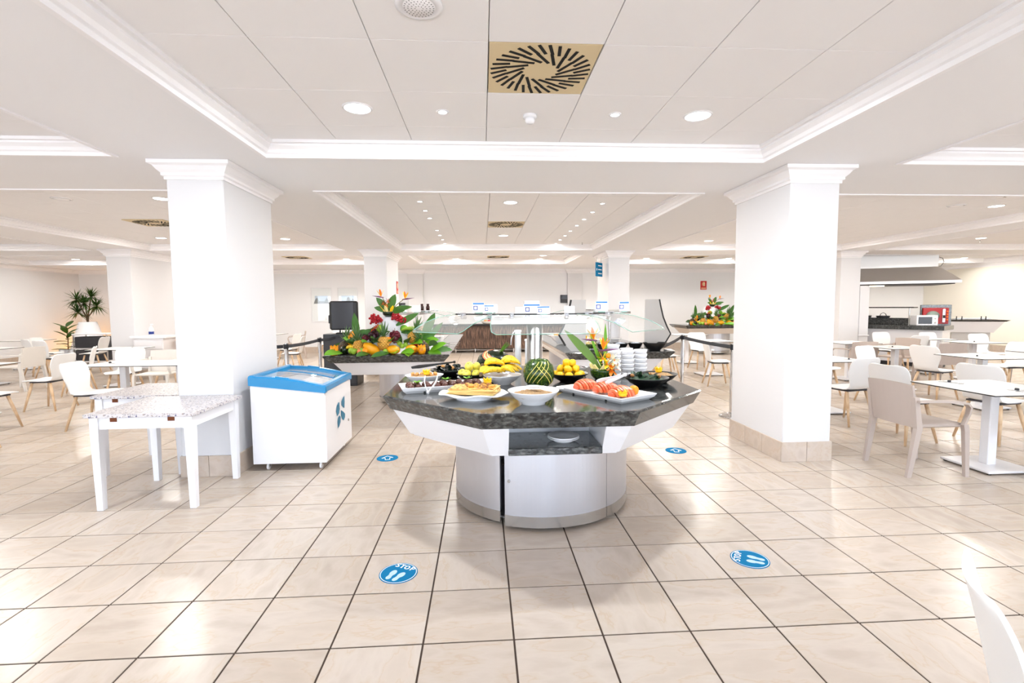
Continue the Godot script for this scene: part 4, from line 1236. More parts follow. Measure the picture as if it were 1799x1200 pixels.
func build_back() -> void:
	# striped wood bar along the back wall
	var o := thing("wood_bar", "bar counter clad in dark striped wood along the back wall", "bar counter", Vector3(0.7, 0, -16.1))
	part(o, "bar_top", bx(Vector3(4.9, 0.04, 0.66), 0.006), M["black_edge"], Vector3(0, 0.91, -0.02))
	part(o, "carcass", bx(Vector3(4.6, 0.74, 0.5)), M["charcoal"], Vector3(0, 0.51, -0.1))
	for k in 10:
		part(o, "wood_panel", bx(Vector3(0.462, 0.74, 0.02), 0.003), M["zebrano"], Vector3(-2.1 + k * 0.466, 0.51, 0.17))
	for k in 8:
		part(o, "chrome_leg", cyl(0.018, 0.14, 12), M["chrome"], Vector3(-2.2 + k * 0.63, 0, 0.12))
	part(o, "foot_rail", bx(Vector3(4.4, 0.02, 0.02), 0.006), M["chrome"], Vector3(0, 0.1, 0.2))
	var bt := thing("bread_basket", "low dark basket of bread rolls on the striped wood bar", "basket", Vector3(0.35, 0.93, -16.0))
	part(bt, "basket", turned([[0.0, 0.0], [0.2, 0.0], [0.27, 0.1], [0.25, 0.1], [0.19, 0.02], [0.0, 0.02]], 24, 1.5), M["grey_shield"])
	for k in 5: part(bt, "bread_roll", turned([[0.0, 0.0], [0.06, 0.01], [0.07, 0.04], [0.04, 0.075], [0.0, 0.08]], 12), M["sign_red" if k % 2 else "bread"], Vector3(-0.24 + 0.12 * k, 0.06, 0))
	var bx1 := thing("white_dispenser", "white dispenser box on the striped wood bar", "dispenser", Vector3(1.62, 0.93, -16.05))
	part(bx1, "body", bx(Vector3(0.5, 0.75, 0.34), 0.02), M["white_gloss"], Vector3(0, 0.375, 0))
	part(bx1, "front_plate", bx(Vector3(0.4, 0.2, 0.01), 0.003), M["grey_shield"], Vector3(0, 0.5, 0.172))
	# pictures and wall fittings
	picture(Vector3(-5.33, 1.6, Z0), 0, "white framed picture of a dark bay, the one farther from the black screen", [[-0.15, 0.1, 0.2], [0.17, 0.08, 0.2]])
	picture(Vector3(-4.47, 1.6, Z0), 0, "white framed picture of jagged rocks, half behind the black screen", [[0.02, 0.1, 0.24], [0.16, 0.07, 0.17]])
	picture(Vector3(-9.95, 1.6, Z0), 0, "white framed picture of a headland behind the service cart", [[0.05, 0.2, 0.16]])
	fire_sign(Vector3(7.7, 2.18, Z0 + 0.004), 0, "red fire extinguisher sign on the back wall above the far fruit counter")
	fire_sign(Vector3(-2.058, 1.98, -12.15), 90, "red fire sign seen edge-on beside the slim column behind the fruit display")
	fire_sign(Vector3(9.124, 2.43, -11.5), 90, "red fire sign on the slim column beside the cooking hood")
	var cb := thing("wall_box", "dark grey control box on the back wall behind the island", "control box", Vector3(2.82, 1.745, Z0))
	part(cb, "box", bx(Vector3(0.29, 0.27, 0.08), 0.008), M["charcoal"], Vector3(0, 0, 0.04))
	part(cb, "cover", bx(Vector3(0.24, 0.12, 0.01), 0.003), M["screen_dark"], Vector3(0, 0.05, 0.082))
	var cb2 := thing("wall_box", "black and grey intercom box on the back wall behind the fruit display", "control box", Vector3(-2.68, 1.5, Z0))
	part(cb2, "box", bx(Vector3(0.22, 0.29, 0.07), 0.006), M["black_plastic"], Vector3(0, 0, 0.035))
	part(cb2, "cover", bx(Vector3(0.11, 0.25, 0.01), 0.003), M["charcoal"], Vector3(0.05, 0, 0.072))
	# blue hanging sign on the slim column
	var hs := thing("hanging_sign", "blue hanging sign with white text lines on the slim column", "sign", Vector3(2.73, 2.34, -11.35), 52)
	part(hs, "panel", bx(Vector3(0.36, 0.32, 0.012)), M["sticker_blue"])
	part(hs, "bracket", bx(Vector3(0.012, 0.12, 0.012)), M["steel"], Vector3(0.1, 0.22, 0))
	part(hs, "bracket", bx(Vector3(0.012, 0.12, 0.012)), M["steel"], Vector3(-0.1, 0.22, 0))
	for k in 3:
		part(hs, "text_print", bx(Vector3(0.2, 0.022, 0.002)), M["sticker_white"], Vector3(0.04, 0.09 - 0.09 * k, 0.007))
	part(hs, "icon_print", turned([[0.0, -0.03], [0.02, -0.02], [0.02, 0.02], [0.0, 0.03]], 10, 1.0, 0.1), M["sticker_white"], Vector3(-0.13, 0.0, 0.007))
	# black screen on a cabinet
	var ca := thing("black_cabinet", "black cabinet under the screen beside the fruit display", "cabinet", Vector3(-2.72, 0, -9.75))
	part(ca, "body", bx(Vector3(0.62, 1.0, 0.5), 0.006), M["black_plastic"], Vector3(0, 0.5, 0))
	part(ca, "door", bx(Vector3(0.58, 0.9, 0.012), 0.003), M["charcoal"], Vector3(0, 0.5, 0.256))
	var tv := thing("display_screen", "black upright display screen standing on the black cabinet", "screen", Vector3(-2.68, 1.0, -9.7), 10)
	part(tv, "stand", bx(Vector3(0.3, 0.02, 0.2), 0.004), M["black_plastic"], Vector3(0, 0.01, 0))
	for sx in [-0.08, 0.08]: part(tv, "neck", cyl(0.014, 0.07, 10), M["black_plastic"], Vector3(sx, 0.01, 0))
	part(tv, "housing", bx(Vector3(0.53, 0.56, 0.16), 0.03), M["black_plastic"], Vector3(0, 0.35, -0.04))
	part(tv, "panel", bx(Vector3(0.40, 0.52, 0.01), 0.003), M["screen_dark"], Vector3(-0.02, 0.35, 0.042))
	part(tv, "side_handle", bx(Vector3(0.03, 0.16, 0.03), 0.008), M["charcoal"], Vector3(-0.275, 0.28, -0.02))
	# planter with dracaena, warm lamp behind it
	var pl := thing("planter", "tall white cone-shaped planter in the room corner", "planter", Vector3(-11.75, 0, -15.35))
	part(pl, "pot", turned([[0.0, 0.0], [0.52, 0.0], [0.53, 0.02], [0.215, 1.14], [0.195, 1.14], [0.2, 1.06]], 36), M["white_gloss"])
	part(pl, "soil", cyl(0.2, 0.02, 24), M["soil"], Vector3(0, 1.08, 0))
	var dr := thing("dracaena", "spiky green dracaena growing in the white planter", "plant", Vector3(-11.75, 1.1, -15.35))
	var heads := [Vector3(0.14, 0.78, 0.0), Vector3(-0.24, 0.7, 0.05), Vector3(0.2, 0.5, -0.1), Vector3(-0.18, 0.32, 0.1), Vector3(0.02, 0.6, 0.12)]
	for h in heads:
		var t := B.new()
		t.smooth(true)
		t.tube([Vector3(0, 0, 0), Vector3(h.x * 0.15, 0.2, 0), Vector3(h.x * 0.7, h.y * 0.75, h.z * 0.6), h], [0.022, 0.018, 0.014, 0.012], 7)
		part(dr, "trunk", t.done(), M["bark"])
		var lb := B.new()
		for k in 90:
			var el := asin(rng.randf_range(-0.6, 0.98))
			var az := rng.randf() * TAU
			var d := Vector3(cos(el) * cos(az), sin(el), cos(el) * sin(az))
			var L := rng.randf_range(0.32, 0.46)
			blade(lb, h, d, L, 0.03, 0.14)
		part(dr, "leaf_tuft", lb.done(), M["leaf_dark"])
	var ul := thing("uplight_lamp", "small amber uplight glowing behind the white planter", "lamp", Vector3(-12.3, 0, -16.2))
	part(ul, "base", cyl(0.07, 0.04, 16), M["black_plastic"])
	part(ul, "lamp_globe", turned([[0.0, 0.04], [0.09, 0.08], [0.1, 0.14], [0.06, 0.2], [0.0, 0.22]], 18), M["lamp_amber"])
	var ol := OmniLight3D.new()
	ol.name = "lamp"
	ol.light_color = Color(1.0, 0.72, 0.34)
	ol.light_energy = 0.35
	ol.light_size = 0.09
	ol.omni_range = 30
	ol.omni_attenuation = 2.0
	ol.shadow_enabled = true
	ul.add_child(ol)
	ol.position = Vector3(0, 0.13, 0)
	# rubber plant
	var rp := thing("rubber_plant", "dark green broad-leaved rubber plant in a white pot near the planter", "plant", Vector3(-11.6, 0, -14.4))
	part(rp, "pot", turned([[0.0, 0.0], [0.15, 0.0], [0.2, 0.4], [0.18, 0.4], [0.17, 0.36], [0.0, 0.36]], 24), M["white_gloss"])
	for k in 16:
		var b := B.new()
		b.smooth(true)
		var az := k * 2.4
		var y := 0.35 + 0.045 * k
		leaf_shape(b, Vector3(0, y, 0), Vector3(cos(az) * 0.8, 0.55 if k > 7 else 0.1, sin(az) * 0.8).normalized(), 0.36, 0.15, 0.10)
		part(rp, "leaf", b.done(), M["leaf_dark"])
	var st := B.new()
	st.tube([Vector3(0, 0.3, 0), Vector3(0.02, 0.7, 0), Vector3(0, 1.05, 0.02)], [0.015, 0.012, 0.008], 7)
	part(rp, "stem", st.done(), M["bark"])
	# dish trolley with dark crates, service cart
	var sb := thing("dish_trolley", "steel dish trolley with charcoal crates beside the planter", "trolley", Vector3(-10.6, 0, -14.1))
	for y in [0.1, 0.45, 0.84]: part(sb, "shelf", bx(Vector3(0.9, 0.03, 0.5), 0.005), M["white_laminate"], Vector3(0, y, 0))
	for sx in [-0.43, 0.43]:
		for sz in [-0.22, 0.22]: part(sb, "upright", bx(Vector3(0.03, 0.86, 0.03), 0.004), M["steel"], Vector3(sx, 0.43, sz))
	for e in [[0.62, 0.3], [0.27, 0.28]]: part(sb, "crate", bx(Vector3(0.78, e[1], 0.46), 0.02), M["charcoal"], Vector3(0, e[0], 0.02))
	var sc := thing("service_cart", "white service cart with drawer beside the slim column near the planter", "cart", Vector3(-6.98, 0, -10.88))
	part(sc, "cart_top", bx(Vector3(0.72, 0.05, 0.5), 0.006), M["white_gloss"], Vector3(0, 0.915, 0))
	part(sc, "cart_body", bx(Vector3(0.6, 0.62, 0.45), 0.006), M["white_laminate"], Vector3(0, 0.58, 0))
	part(sc, "drawer_front", bx(Vector3(0.56, 0.18, 0.012), 0.004), M["white_gloss"], Vector3(0, 0.76, 0.23))
	for sx in [-0.26, 0.26]:
		for sz in [-0.18, 0.18]: part(sc, "leg", bx(Vector3(0.04, 0.28, 0.04), 0.004), M["steel"], Vector3(sx, 0.14, sz))
	var sn := thing("sanitizer_bottle", "white pump bottle with violet label on the service cart", "bottle", Vector3(-7.02, 0.94, -10.83))
	part(sn, "bottle", turned([[0.0, 0.0], [0.045, 0.0], [0.048, 0.01], [0.046, 0.15], [0.018, 0.19], [0.015, 0.21], [0.0, 0.21]], 16), M["bottle_white"])
	part(sn, "label_print", turned([[0.0485, 0.03], [0.0485, 0.09]], 16), M["card_navy"])
	part(sn, "pump", bx(Vector3(0.06, 0.02, 0.02), 0.005), M["bottle_white"], Vector3(0.015, 0.235, 0))
	var rk := thing("glass_rack", "wooden side table with a tray of glasses beside the service cart", "side table", Vector3(-6.2, 0, -11.1))
	rk.scale = Vector3(0.7, 1, 0.8)
	part(rk, "table_top", bx(Vector3(1.1, 0.04, 0.5), 0.004), M["beech"], Vector3(0, 0.84, 0))
	part(rk, "tray", bx(Vector3(0.8, 0.02, 0.4), 0.005), M["black_edge"], Vector3(0, 0.87, 0))
	for sx in [-0.5, 0.5]:
		for sz in [-0.2, 0.2]: part(rk, "leg", bx(Vector3(0.04, 0.82, 0.04), 0.004), M["beech"], Vector3(sx, 0.41, sz))
	for k in 8:
		solo("drinking_glass", "clear drinking glass on the tray beside the service cart", "glass", turned([[0.028, 0.0], [0.034, 0.11], [0.032, 0.11], [0.027, 0.006], [0.0, 0.006]], 12), M["glass"], Vector3(-6.44 + 0.066 * k, 0.88, -11.1 + 0.08 * (k % 2)), 0, "glasses beside the service cart")
	var hwp := thing("partition", "white half-height partition beside the slim column by the hood", "partition", Vector3(9.25, 0, -11.7))
	part(hwp, "panel", bx(Vector3(0.24, 1.93, 0.7), 0.006), M["white_paint"], Vector3(0, 0.965, 0))
	part(hwp, "ledge", bx(Vector3(0.28, 0.03, 0.74), 0.006), M["white_gloss"], Vector3(0, 0.73, 0))
	# far fruit counter on the right
	counter("buffet_counter", "short granite buffet counter with fruit pyramid below the fire sign", 6.0, 8.4, -15.4, -14.1, [-14.8], "beige_front")

func blade(b: B, at: Vector3, d: Vector3, L: float, w: float, droop: float) -> void:
	var side := d.cross(Vector3.UP)
	if side.length() < 0.05: side = Vector3.RIGHT
	side = side.normalized() * w / 2
	var p1 := at + d * L * 0.45
	var p2 := at + d * L - Vector3(0, droop * L, 0)
	b.quad(at - side * 0.5, at + side * 0.5, p1 + side, p1 - side)
	b.tri(p1 - side, p1 + side, p2)

func leaf_shape(b: B, at: Vector3, d: Vector3, L: float, w: float, droop: float, fold := 0.25, face := Vector3.UP) -> void:
	var side := d.cross(face)
	if side.length() < 0.05: side = Vector3.RIGHT
	side = side.normalized()
	var up := side.cross(d).normalized()
	var n := 7
	var rows := []
	for k in n + 1:
		var t := float(k) / n
		var hw := w / 2 * pow(sin(PI * clampf(t * 0.93 + 0.05, 0, 1)), 0.8) if k < n else 0.001
		var c := at + d * L * t - Vector3(0, droop * L * t * t, 0)
		rows.append([c - side * hw + up * hw * fold, c, c + side * hw + up * hw * fold])
	for k in n:
		for c in 2:
			b.quad(rows[k][c], rows[k][c + 1], rows[k + 1][c + 1], rows[k + 1][c])

# ---------------------------------------------------------------- cooking station
func build_kitchen() -> void:
	var ang := -33.0
	var hd := thing("extractor_hood", "brushed stainless extractor hood hanging over the cooking station", "extractor hood", Vector3(11.4, 0, -13.2), -26.0)
	var b := B.new()
	b.loft([[Vector3(-1.0, 2.47, 0.4), Vector3(1.0, 2.47, 0.4), Vector3(1.0, 2.47, -0.5), Vector3(-1.0, 2.47, -0.5)], [Vector3(-1.0, HP, 0.4), Vector3(1.0, HP, 0.4), Vector3(1.0, HP, -0.5), Vector3(-1.0, HP, -0.5)]])
	part(hd, "upper_box", b.done(), M["hood_steel"])
	var c := B.new()
	c.loft([[Vector3(-1.35, 2.02, 0.85), Vector3(1.35, 2.02, 0.85), Vector3(1.35, 2.02, -0.8), Vector3(-1.35, 2.02, -0.8)], [Vector3(-1.35, 2.09, 0.85), Vector3(1.35, 2.09, 0.85), Vector3(1.35, 2.09, -0.8), Vector3(-1.35, 2.09, -0.8)], [Vector3(-1.01, 2.472, 0.41), Vector3(1.01, 2.472, 0.41), Vector3(1.01, 2.472, -0.51), Vector3(-1.01, 2.472, -0.51)]])
	part(hd, "canopy", c.done(), M["hood_steel"])
	part(hd, "grease_tray", bx(Vector3(2.5, 0.03, 1.45), 0.005), M["charcoal"], Vector3(0, 2.01, 0.02))
	var w := B.new()
	w.smooth(true)
	w.tube([Vector3(1.0, 2.76, 0.2), Vector3(1.15, 2.7, 0.2), Vector3(1.18, 2.6, 0.2), Vector3(1.12, 2.5, 0.2), Vector3(1.01, 2.47, 0.2)], [0.008], 6)
	part(hd, "cable", w.done(), M["charcoal"])
	var lp := part(hd, "lamp_tube", bx(Vector3(0.9, 0.03, 0.1), 0.01), M["lamp_bar"], Vector3(-0.6, 1.985, 0.3))
	for e in [[Vector3(-0.6, 1.962, 0.3), Vector2(0.9, 0.1), 1.2]]:
		var l := AreaLight3D.new()
		l.name = "lamp"
		l.area_size = e[1]
		l.light_color = Color(1.0, 0.93, 0.78)
		l.light_energy = e[2]
		l.area_range = 30
		l.shadow_enabled = true
		hd.add_child(l)
		l.position = e[0]
		l.rotation_degrees = Vector3(-90, 0, 0)
	# granite cooking counter, front edge running towards the camera
	var kc := thing("cooking_counter", "dark granite cooking counter with raised back ledge below the hood", "counter", Vector3(9.98, 0, -11.1), -58.0)
	part(kc, "granite_top", bx(Vector3(2.6, 0.1, 0.75), 0.006), M["granite"], Vector3(-0.5, 0.93, -0.375))
	part(kc, "back_ledge", bx(Vector3(1.9, 0.16, 0.2), 0.006), M["granite"], Vector3(-0.8, 1.06, -0.6))
	part(kc, "body", bx(Vector3(2.5, 0.78, 0.6)), M["white_gloss"], Vector3(-0.5, 0.49, -0.4))
	part(kc, "plinth", bx(Vector3(2.4, 0.1, 0.5)), M["charcoal"], Vector3(-0.5, 0.05, -0.42))
	var gr := part(kc, "shelf_rail", bx(Vector3(1.9, 0.025, 0.3), 0.004), M["black_edge"], Vector3(-0.8, 1.4, -0.45))
	for sx in [-0.85, 0.85]: part(gr, "rail_post", cyl(0.014, 0.42, 10), M["steel"], Vector3(sx, -0.42, 0.08))
	for e in [[-1.3, 0.9], [-0.55, 1.0], [-0.95, 0.8]]:
		var pn := thing("frying_pan", "steel pan with curved handle on the cooking counter", "pan", kc.to_global(Vector3(e[0], 1.14, -0.6)), 20.0, "pans on the cooking counter")
		part(pn, "pan", turned([[0.0, 0.0], [0.13, 0.0], [0.15, 0.05], [0.145, 0.05], [0.126, 0.006], [0.0, 0.006]], 24), M["charcoal"])
		var h := B.new()
		h.smooth(true)
		h.tube([Vector3(-0.14, 0.04, 0), Vector3(-0.1, 0.1, 0), Vector3(0.0, 0.13, 0), Vector3(0.1, 0.1, 0), Vector3(0.14, 0.04, 0)], [0.008], 6)
		part(pn, "handle", h.done(), M["charcoal"])
	var mw := thing("microwave", "white microwave oven with dark window on the cooking counter", "microwave", kc.to_global(Vector3(0.35, 0.98, -0.3)), -18.0)
	mw.scale = Vector3.ONE * 0.85
	part(mw, "housing", bx(Vector3(0.5, 0.28, 0.36), 0.012), M["white_gloss"], Vector3(0, 0.14, 0))
	part(mw, "door_window", bx(Vector3(0.32, 0.19, 0.01), 0.003), M["screen_dark"], Vector3(-0.05, 0.14, 0.18))
	for y in [0.19, 0.08]: part(mw, "knob", cyl(0.022, 0.014, 16), M["grey_shield"], Vector3(0.18, y, 0.18), Vector3(90, 0, 0))
	var ov := thing("red_oven", "red toaster oven in a dark granite surround behind the microwave", "oven", kc.to_global(Vector3(0.5, 0.98, -0.62)), -18.0)
	ov.scale = Vector3(0.72, 0.8, 0.8)
	part(ov, "surround", bx(Vector3(0.86, 0.6, 0.06), 0.006), M["granite"], Vector3(0, 0.3, -0.05))
	part(ov, "red_face", bx(Vector3(0.72, 0.48, 0.06), 0.01), M["oven_red"], Vector3(-0.03, 0.27, 0.0))
	part(ov, "window", turned([[0.0, 0.0], [0.18, 0.0], [0.19, 0.01], [0.0, 0.012]], 24, 1.0, 0.72), M["oven_glass"], Vector3(-0.12, 0.28, 0.03), Vector3(90, 0, 0))
	part(ov, "chrome_bar", bx(Vector3(0.08, 0.4, 0.03), 0.01), M["chrome"], Vector3(0.18, 0.28, 0.045))
	part(ov, "handle", bx(Vector3(0.05, 0.1, 0.05), 0.01), M["black_plastic"], Vector3(0.18, 0.25, 0.07))
	for y in [0.4, 0.32, 0.24, 0.16]: part(ov, "knob", cyl(0.026, 0.02, 14), M["knob_orange"], Vector3(0.28, y, 0.03), Vector3(90, 0, 0))
	# pale serving counter next to it
	var o := thing("serving_counter", "white serving counter with thin dark top beside the cooking counter", "counter", Vector3(13.3, 0, -12.4), -30.0)
	o.scale = Vector3(0.95, 1.12, 0.95)
	part(o, "counter_top", slab_mesh([rect(-0.78, 0.62, -1.5, 0.02), rect(-0.85, 0.7, -1.55, 0.06)], [0.89, 0.925]), M["black_edge"])
	part(o, "apron", slab_mesh([rect(-0.55, 0.42, -1.4, -0.15), rect(-0.72, 0.6, -1.45, 0.0)], [0.62, 0.89]), M["white_gloss"])
	part(o, "body", bx(Vector3(0.85, 0.62, 1.2)), M["grey_shield"], Vector3(-0.06, 0.31, -0.8))
	for k in 4:
		part(o, "tap_pin", cyl(0.012, 0.09, 10), M["black_plastic"], Vector3([-0.42, -0.3, 0.12, 0.22][k], 0.925, -0.1))
	part(o, "rail", bx(Vector3(0.8, 0.012, 0.012)), M["steel"], Vector3(-0.05, 0.96, -0.12))

# ---------------------------------------------------------------- stanchions and floor stickers
func stanchion(at: Vector3, label: String) -> Node3D:
	var o := thing("belt_stanchion", label, "stanchion", at, 0)
	part(o, "base", turned([[0.0, 0.0], [0.16, 0.0], [0.165, 0.01], [0.15, 0.022], [0.06, 0.045], [0.033, 0.06]], 32), M["chrome"])
	part(o, "post", cyl(0.031, 0.92, 20), M["chrome"], Vector3(0, 0.04, 0))
	part(o, "head", cyl(0.036, 0.07, 20), M["belt"], Vector3(0, 0.90, 0))
	part(o, "cap", cyl(0.032, 0.02, 20), M["chrome"], Vector3(0, 0.965, 0))
	return o

func belt(a: Vector3, b_: Vector3, label: String) -> void:
	var b := B.new()
	b.smooth(true)
	var n := 10
	for k in n:
		var t0 := float(k) / n
		var t1 := float(k + 1) / n
		var p := a.lerp(b_, t0) - Vector3(0, 0.012 * sin(PI * t0), 0)
		var q := a.lerp(b_, t1) - Vector3(0, 0.012 * sin(PI * t1), 0)
		var h := Vector3(0, 0.025, 0)
		var nn := (b_ - a).cross(Vector3.UP).normalized() * 0.0015
		b.quad(p - h + nn, q - h + nn, q + h + nn, p + h + nn)
		b.quad(q - h - nn, p - h - nn, p + h - nn, q + h - nn)
		b.quad(p + h + nn, q + h + nn, q + h - nn, p + h - nn)
	solo("barrier_belt", label, "belt", b.done(), M["belt"])

func build_stanchions() -> void:
	stanchion(Vector3(3.33, 0, -6.3), "chrome belt stanchion standing beside the column beside the taupe armchair")
	stanchion(Vector3(3.5, 0, -8.35), "chrome belt stanchion half hidden by the island's granite corner")
	stanchion(Vector3(-2.9, 0, -7.4), "chrome belt stanchion just behind the ice cream freezer")
	stanchion(Vector3(-2.87, 0, -8.8), "chrome belt stanchion between the freezer and the black screen")
	belt(Vector3(3.33, 0.935, -6.34), Vector3(3.5, 0.935, -8.31), "dark blue barrier belt between the two stanchions near the grey shield")
	belt(Vector3(3.46, 0.935, -8.35), Vector3(2.5, 0.935, -6.6), "dark barrier belt from the stanchion to the grey shield")
	belt(Vector3(-2.9, 0.935, -7.44), Vector3(-2.87, 0.935, -8.76), "dark barrier belt between the two stanchions near the freezer")
	belt(Vector3(-2.87, 0.935, -8.84), Vector3(-2.8, 0.935, -9.5), "dark barrier belt from the stanchion to the black cabinet")
	belt(Vector3(-2.94, 0.935, -7.4), Vector3(-4.2, 0.935, -7.0), "dark barrier belt leading behind the column by the freezer")

func flat_text(txt: String, size: float) -> TextMesh:
	var t := TextMesh.new()
	t.text = txt
	var fnt := SystemFont.new()
	fnt.font_names = PackedStringArray(["Droid Sans"])
	fnt.font_weight = 700
	t.font = fnt
	t.font_size = 32
	t.pixel_size = size / 32.0
	t.depth = 0.0006
	return t

func build_stickers() -> void:
	for e in [[-0.49, -2.7, -28.0, "round blue STOP floor sticker with footprints, on the freezer's side of the island"], [1.56, -2.7, 58.0, "round blue STOP floor sticker with footprints, on the taupe armchair's side of the island"]]:
		var o := thing("floor_sticker", e[3], "floor sticker", Vector3(e[0], 0.0, e[1]), e[2])
		part(o, "disc", cyl(0.107, 0.003, 40), M["sticker_blue"])
		var ring := B.new()
		ring.ring([[0.098, 0.003], [0.1, 0.0036], [0.102, 0.003]], 40)
		part(o, "rim_print", ring.done(), M["sticker_white"])
		for sx in [-1.0, 1.0]:
			var f := B.new()
			f.ball(Vector3(0, 0, -0.012), Vector3(0.0185, 0.0006, 0.03), 14, 4)
			f.ball(Vector3(0, 0, 0.036), Vector3(0.015, 0.0006, 0.02), 14, 4)
			f.box(Vector3(0, 0, 0.014), Vector3(0.024, 0.0008, 0.03))
			part(o, "footprint", f.done(), M["sticker_pale"], Vector3(sx * 0.026, 0.0032, 0.024), Vector3(0, -sx * 6, 0))
		part(o, "stop_print", flat_text("STOP", 0.052), M["sticker_white"], Vector3(0, 0.0034, -0.066), Vector3(-90, 0, 0))
	for e in [[-0.96, -4.85, "round blue arrow floor sticker beside the freezer"], [1.98, -4.85, "round blue arrow floor sticker near the column beside the taupe armchair"]]:
		var o := thing("floor_sticker", e[2], "floor sticker", Vector3(e[0], 0.0, e[1]), 12.0 if e[0] < 0 else -12.0)
		part(o, "disc", cyl(0.105, 0.003, 36), M["sticker_blue"])
		var a := B.new()
		for s in [[Vector2(-0.022, 0.06), Vector2(-0.022, 0.0)], [Vector2(0.022, 0.06), Vector2(0.022, 0.0)], [Vector2(-0.022, 0.06), Vector2(0.022, 0.06)], [Vector2(-0.022, 0.0), Vector2(-0.055, 0.0)], [Vector2(0.022, 0.0), Vector2(0.055, 0.0)], [Vector2(-0.055, 0.0), Vector2(0.0, -0.06)], [Vector2(0.055, 0.0), Vector2(0.0, -0.06)]]:
			a.tube([Vector3(s[0].x, 0.003, s[0].y), Vector3(s[1].x, 0.003, s[1].y)], [0.0035], 5)
		part(o, "arrow_print", a.done(), M["sticker_white"])

# ---------------------------------------------------------------- food
const LEVEL := ["lowest", "second up", "third up", "fourth up", "fifth up", "sixth up", "seventh up"]

func bowl_mesh(r: float, h: float, foot := 0.45, sx := 1.0) -> ArrayMesh:
	return turned([[0.0, 0.0], [r * foot, 0.0], [r * foot, h * 0.1], [r * 0.75, h * 0.45], [r * 0.97, h * 0.92], [r, h], [r * 0.97, h], [r * 0.9, h * 0.86], [r * 0.65, h * 0.4], [r * 0.35, h * 0.2], [0.0, h * 0.18]], 36, sx)

func bowl(label: String, at: Vector3, r: float, h: float, m: String, sx := 1.0, turn := 0.0) -> void:
	solo("serving_bowl", label, "bowl", bowl_mesh(r, h, 0.45, sx), M[m], at, turn)

func fruit_mesh(kind: String) -> ArrayMesh:
	if cache.has(kind): return cache[kind]
	var p := []
	match kind:
		"lemon": p = [[0.0, -0.036], [0.006, -0.034], [0.02, -0.024], [0.028, -0.008], [0.029, 0.006], [0.021, 0.024], [0.007, 0.034], [0.0, 0.037]]
		"orange": p = [[0.0, -0.035], [0.018, -0.032], [0.033, -0.014], [0.036, 0.002], [0.031, 0.02], [0.017, 0.033], [0.004, 0.035], [0.0, 0.034]]
		"apple": p = [[0.0, -0.03], [0.014, -0.035], [0.03, -0.02], [0.038, 0.002], [0.034, 0.022], [0.02, 0.033], [0.007, 0.03], [0.0, 0.024]]
		"mango": p = [[0.0, -0.065], [0.025, -0.055], [0.043, -0.02], [0.046, 0.01], [0.035, 0.045], [0.014, 0.064], [0.0, 0.067]]
		"papaya": p = [[0.0, -0.095], [0.025, -0.088], [0.05, -0.05], [0.055, -0.01], [0.045, 0.045], [0.024, 0.085], [0.0, 0.095]]
		"prune": p = [[0.0, -0.013], [0.014, -0.01], [0.019, 0.0], [0.015, 0.01], [0.0, 0.014]]
	cache[kind] = turned(p, 14)
	return cache[kind]

func fruit(kind: String, m: String, at: Vector3, label: String, group: String, rot := Vector3.ZERO, size := 1.0, stalk := false) -> void:
	var o := thing(kind, label, kind if kind != "prune" else "dried fruit", at, 0, group)
	var e := part(o, "flesh", fruit_mesh(kind), M[m], Vector3.ZERO, rot)
	e.scale = Vector3.ONE * size
	if stalk:
		var key := "stalk"
		if not cache.has(key): cache[key] = cyl(0.0022, 0.014, 6)
		part(e, "stalk", cache[key], M["bark"], Vector3(0, 0.026 if kind == "apple" else 0.033, 0))

func banana_mesh() -> ArrayMesh:
	if not cache.has("banana"):
		var b := B.new()
		b.smooth(true)
		var pts := []
		var rad := []
		for k in 10:
			var t := k / 9.0
			var a := lerpf(-0.75, 0.75, t)
			pts.append(Vector3(sin(a) * 0.11, -cos(a) * 0.11 + 0.11, 0))
			rad.append([0.005, 0.008, 0.015, 0.0185, 0.0195, 0.0195, 0.018, 0.0145, 0.009, 0.004][k])
		b.tube(pts, rad, 8)
		cache["banana"] = b.done()
	return cache["banana"]

func banana_bunch(at: Vector3, turn: float, n: int, m: String, label: String, tilt := 0.0) -> void:
	var o := thing("banana_bunch", label, "bananas", at, turn)
	for k in n:
		var a := (k - (n - 1) / 2.0) * 17.0
		part(o, "banana", banana_mesh(), M[m], Vector3(0.0, 0.012 + 0.006 * (k % 2), (k - (n - 1) / 2.0) * 0.03), Vector3(tilt + a * 0.5, -a * 0.7, 180))
		(o.get_child(k) as Node3D).position.y += 0.035
	part(o, "crown_stalk", cyl(0.012, 0.03, 8), M["bark"], Vector3(-0.085, 0.0, 0))

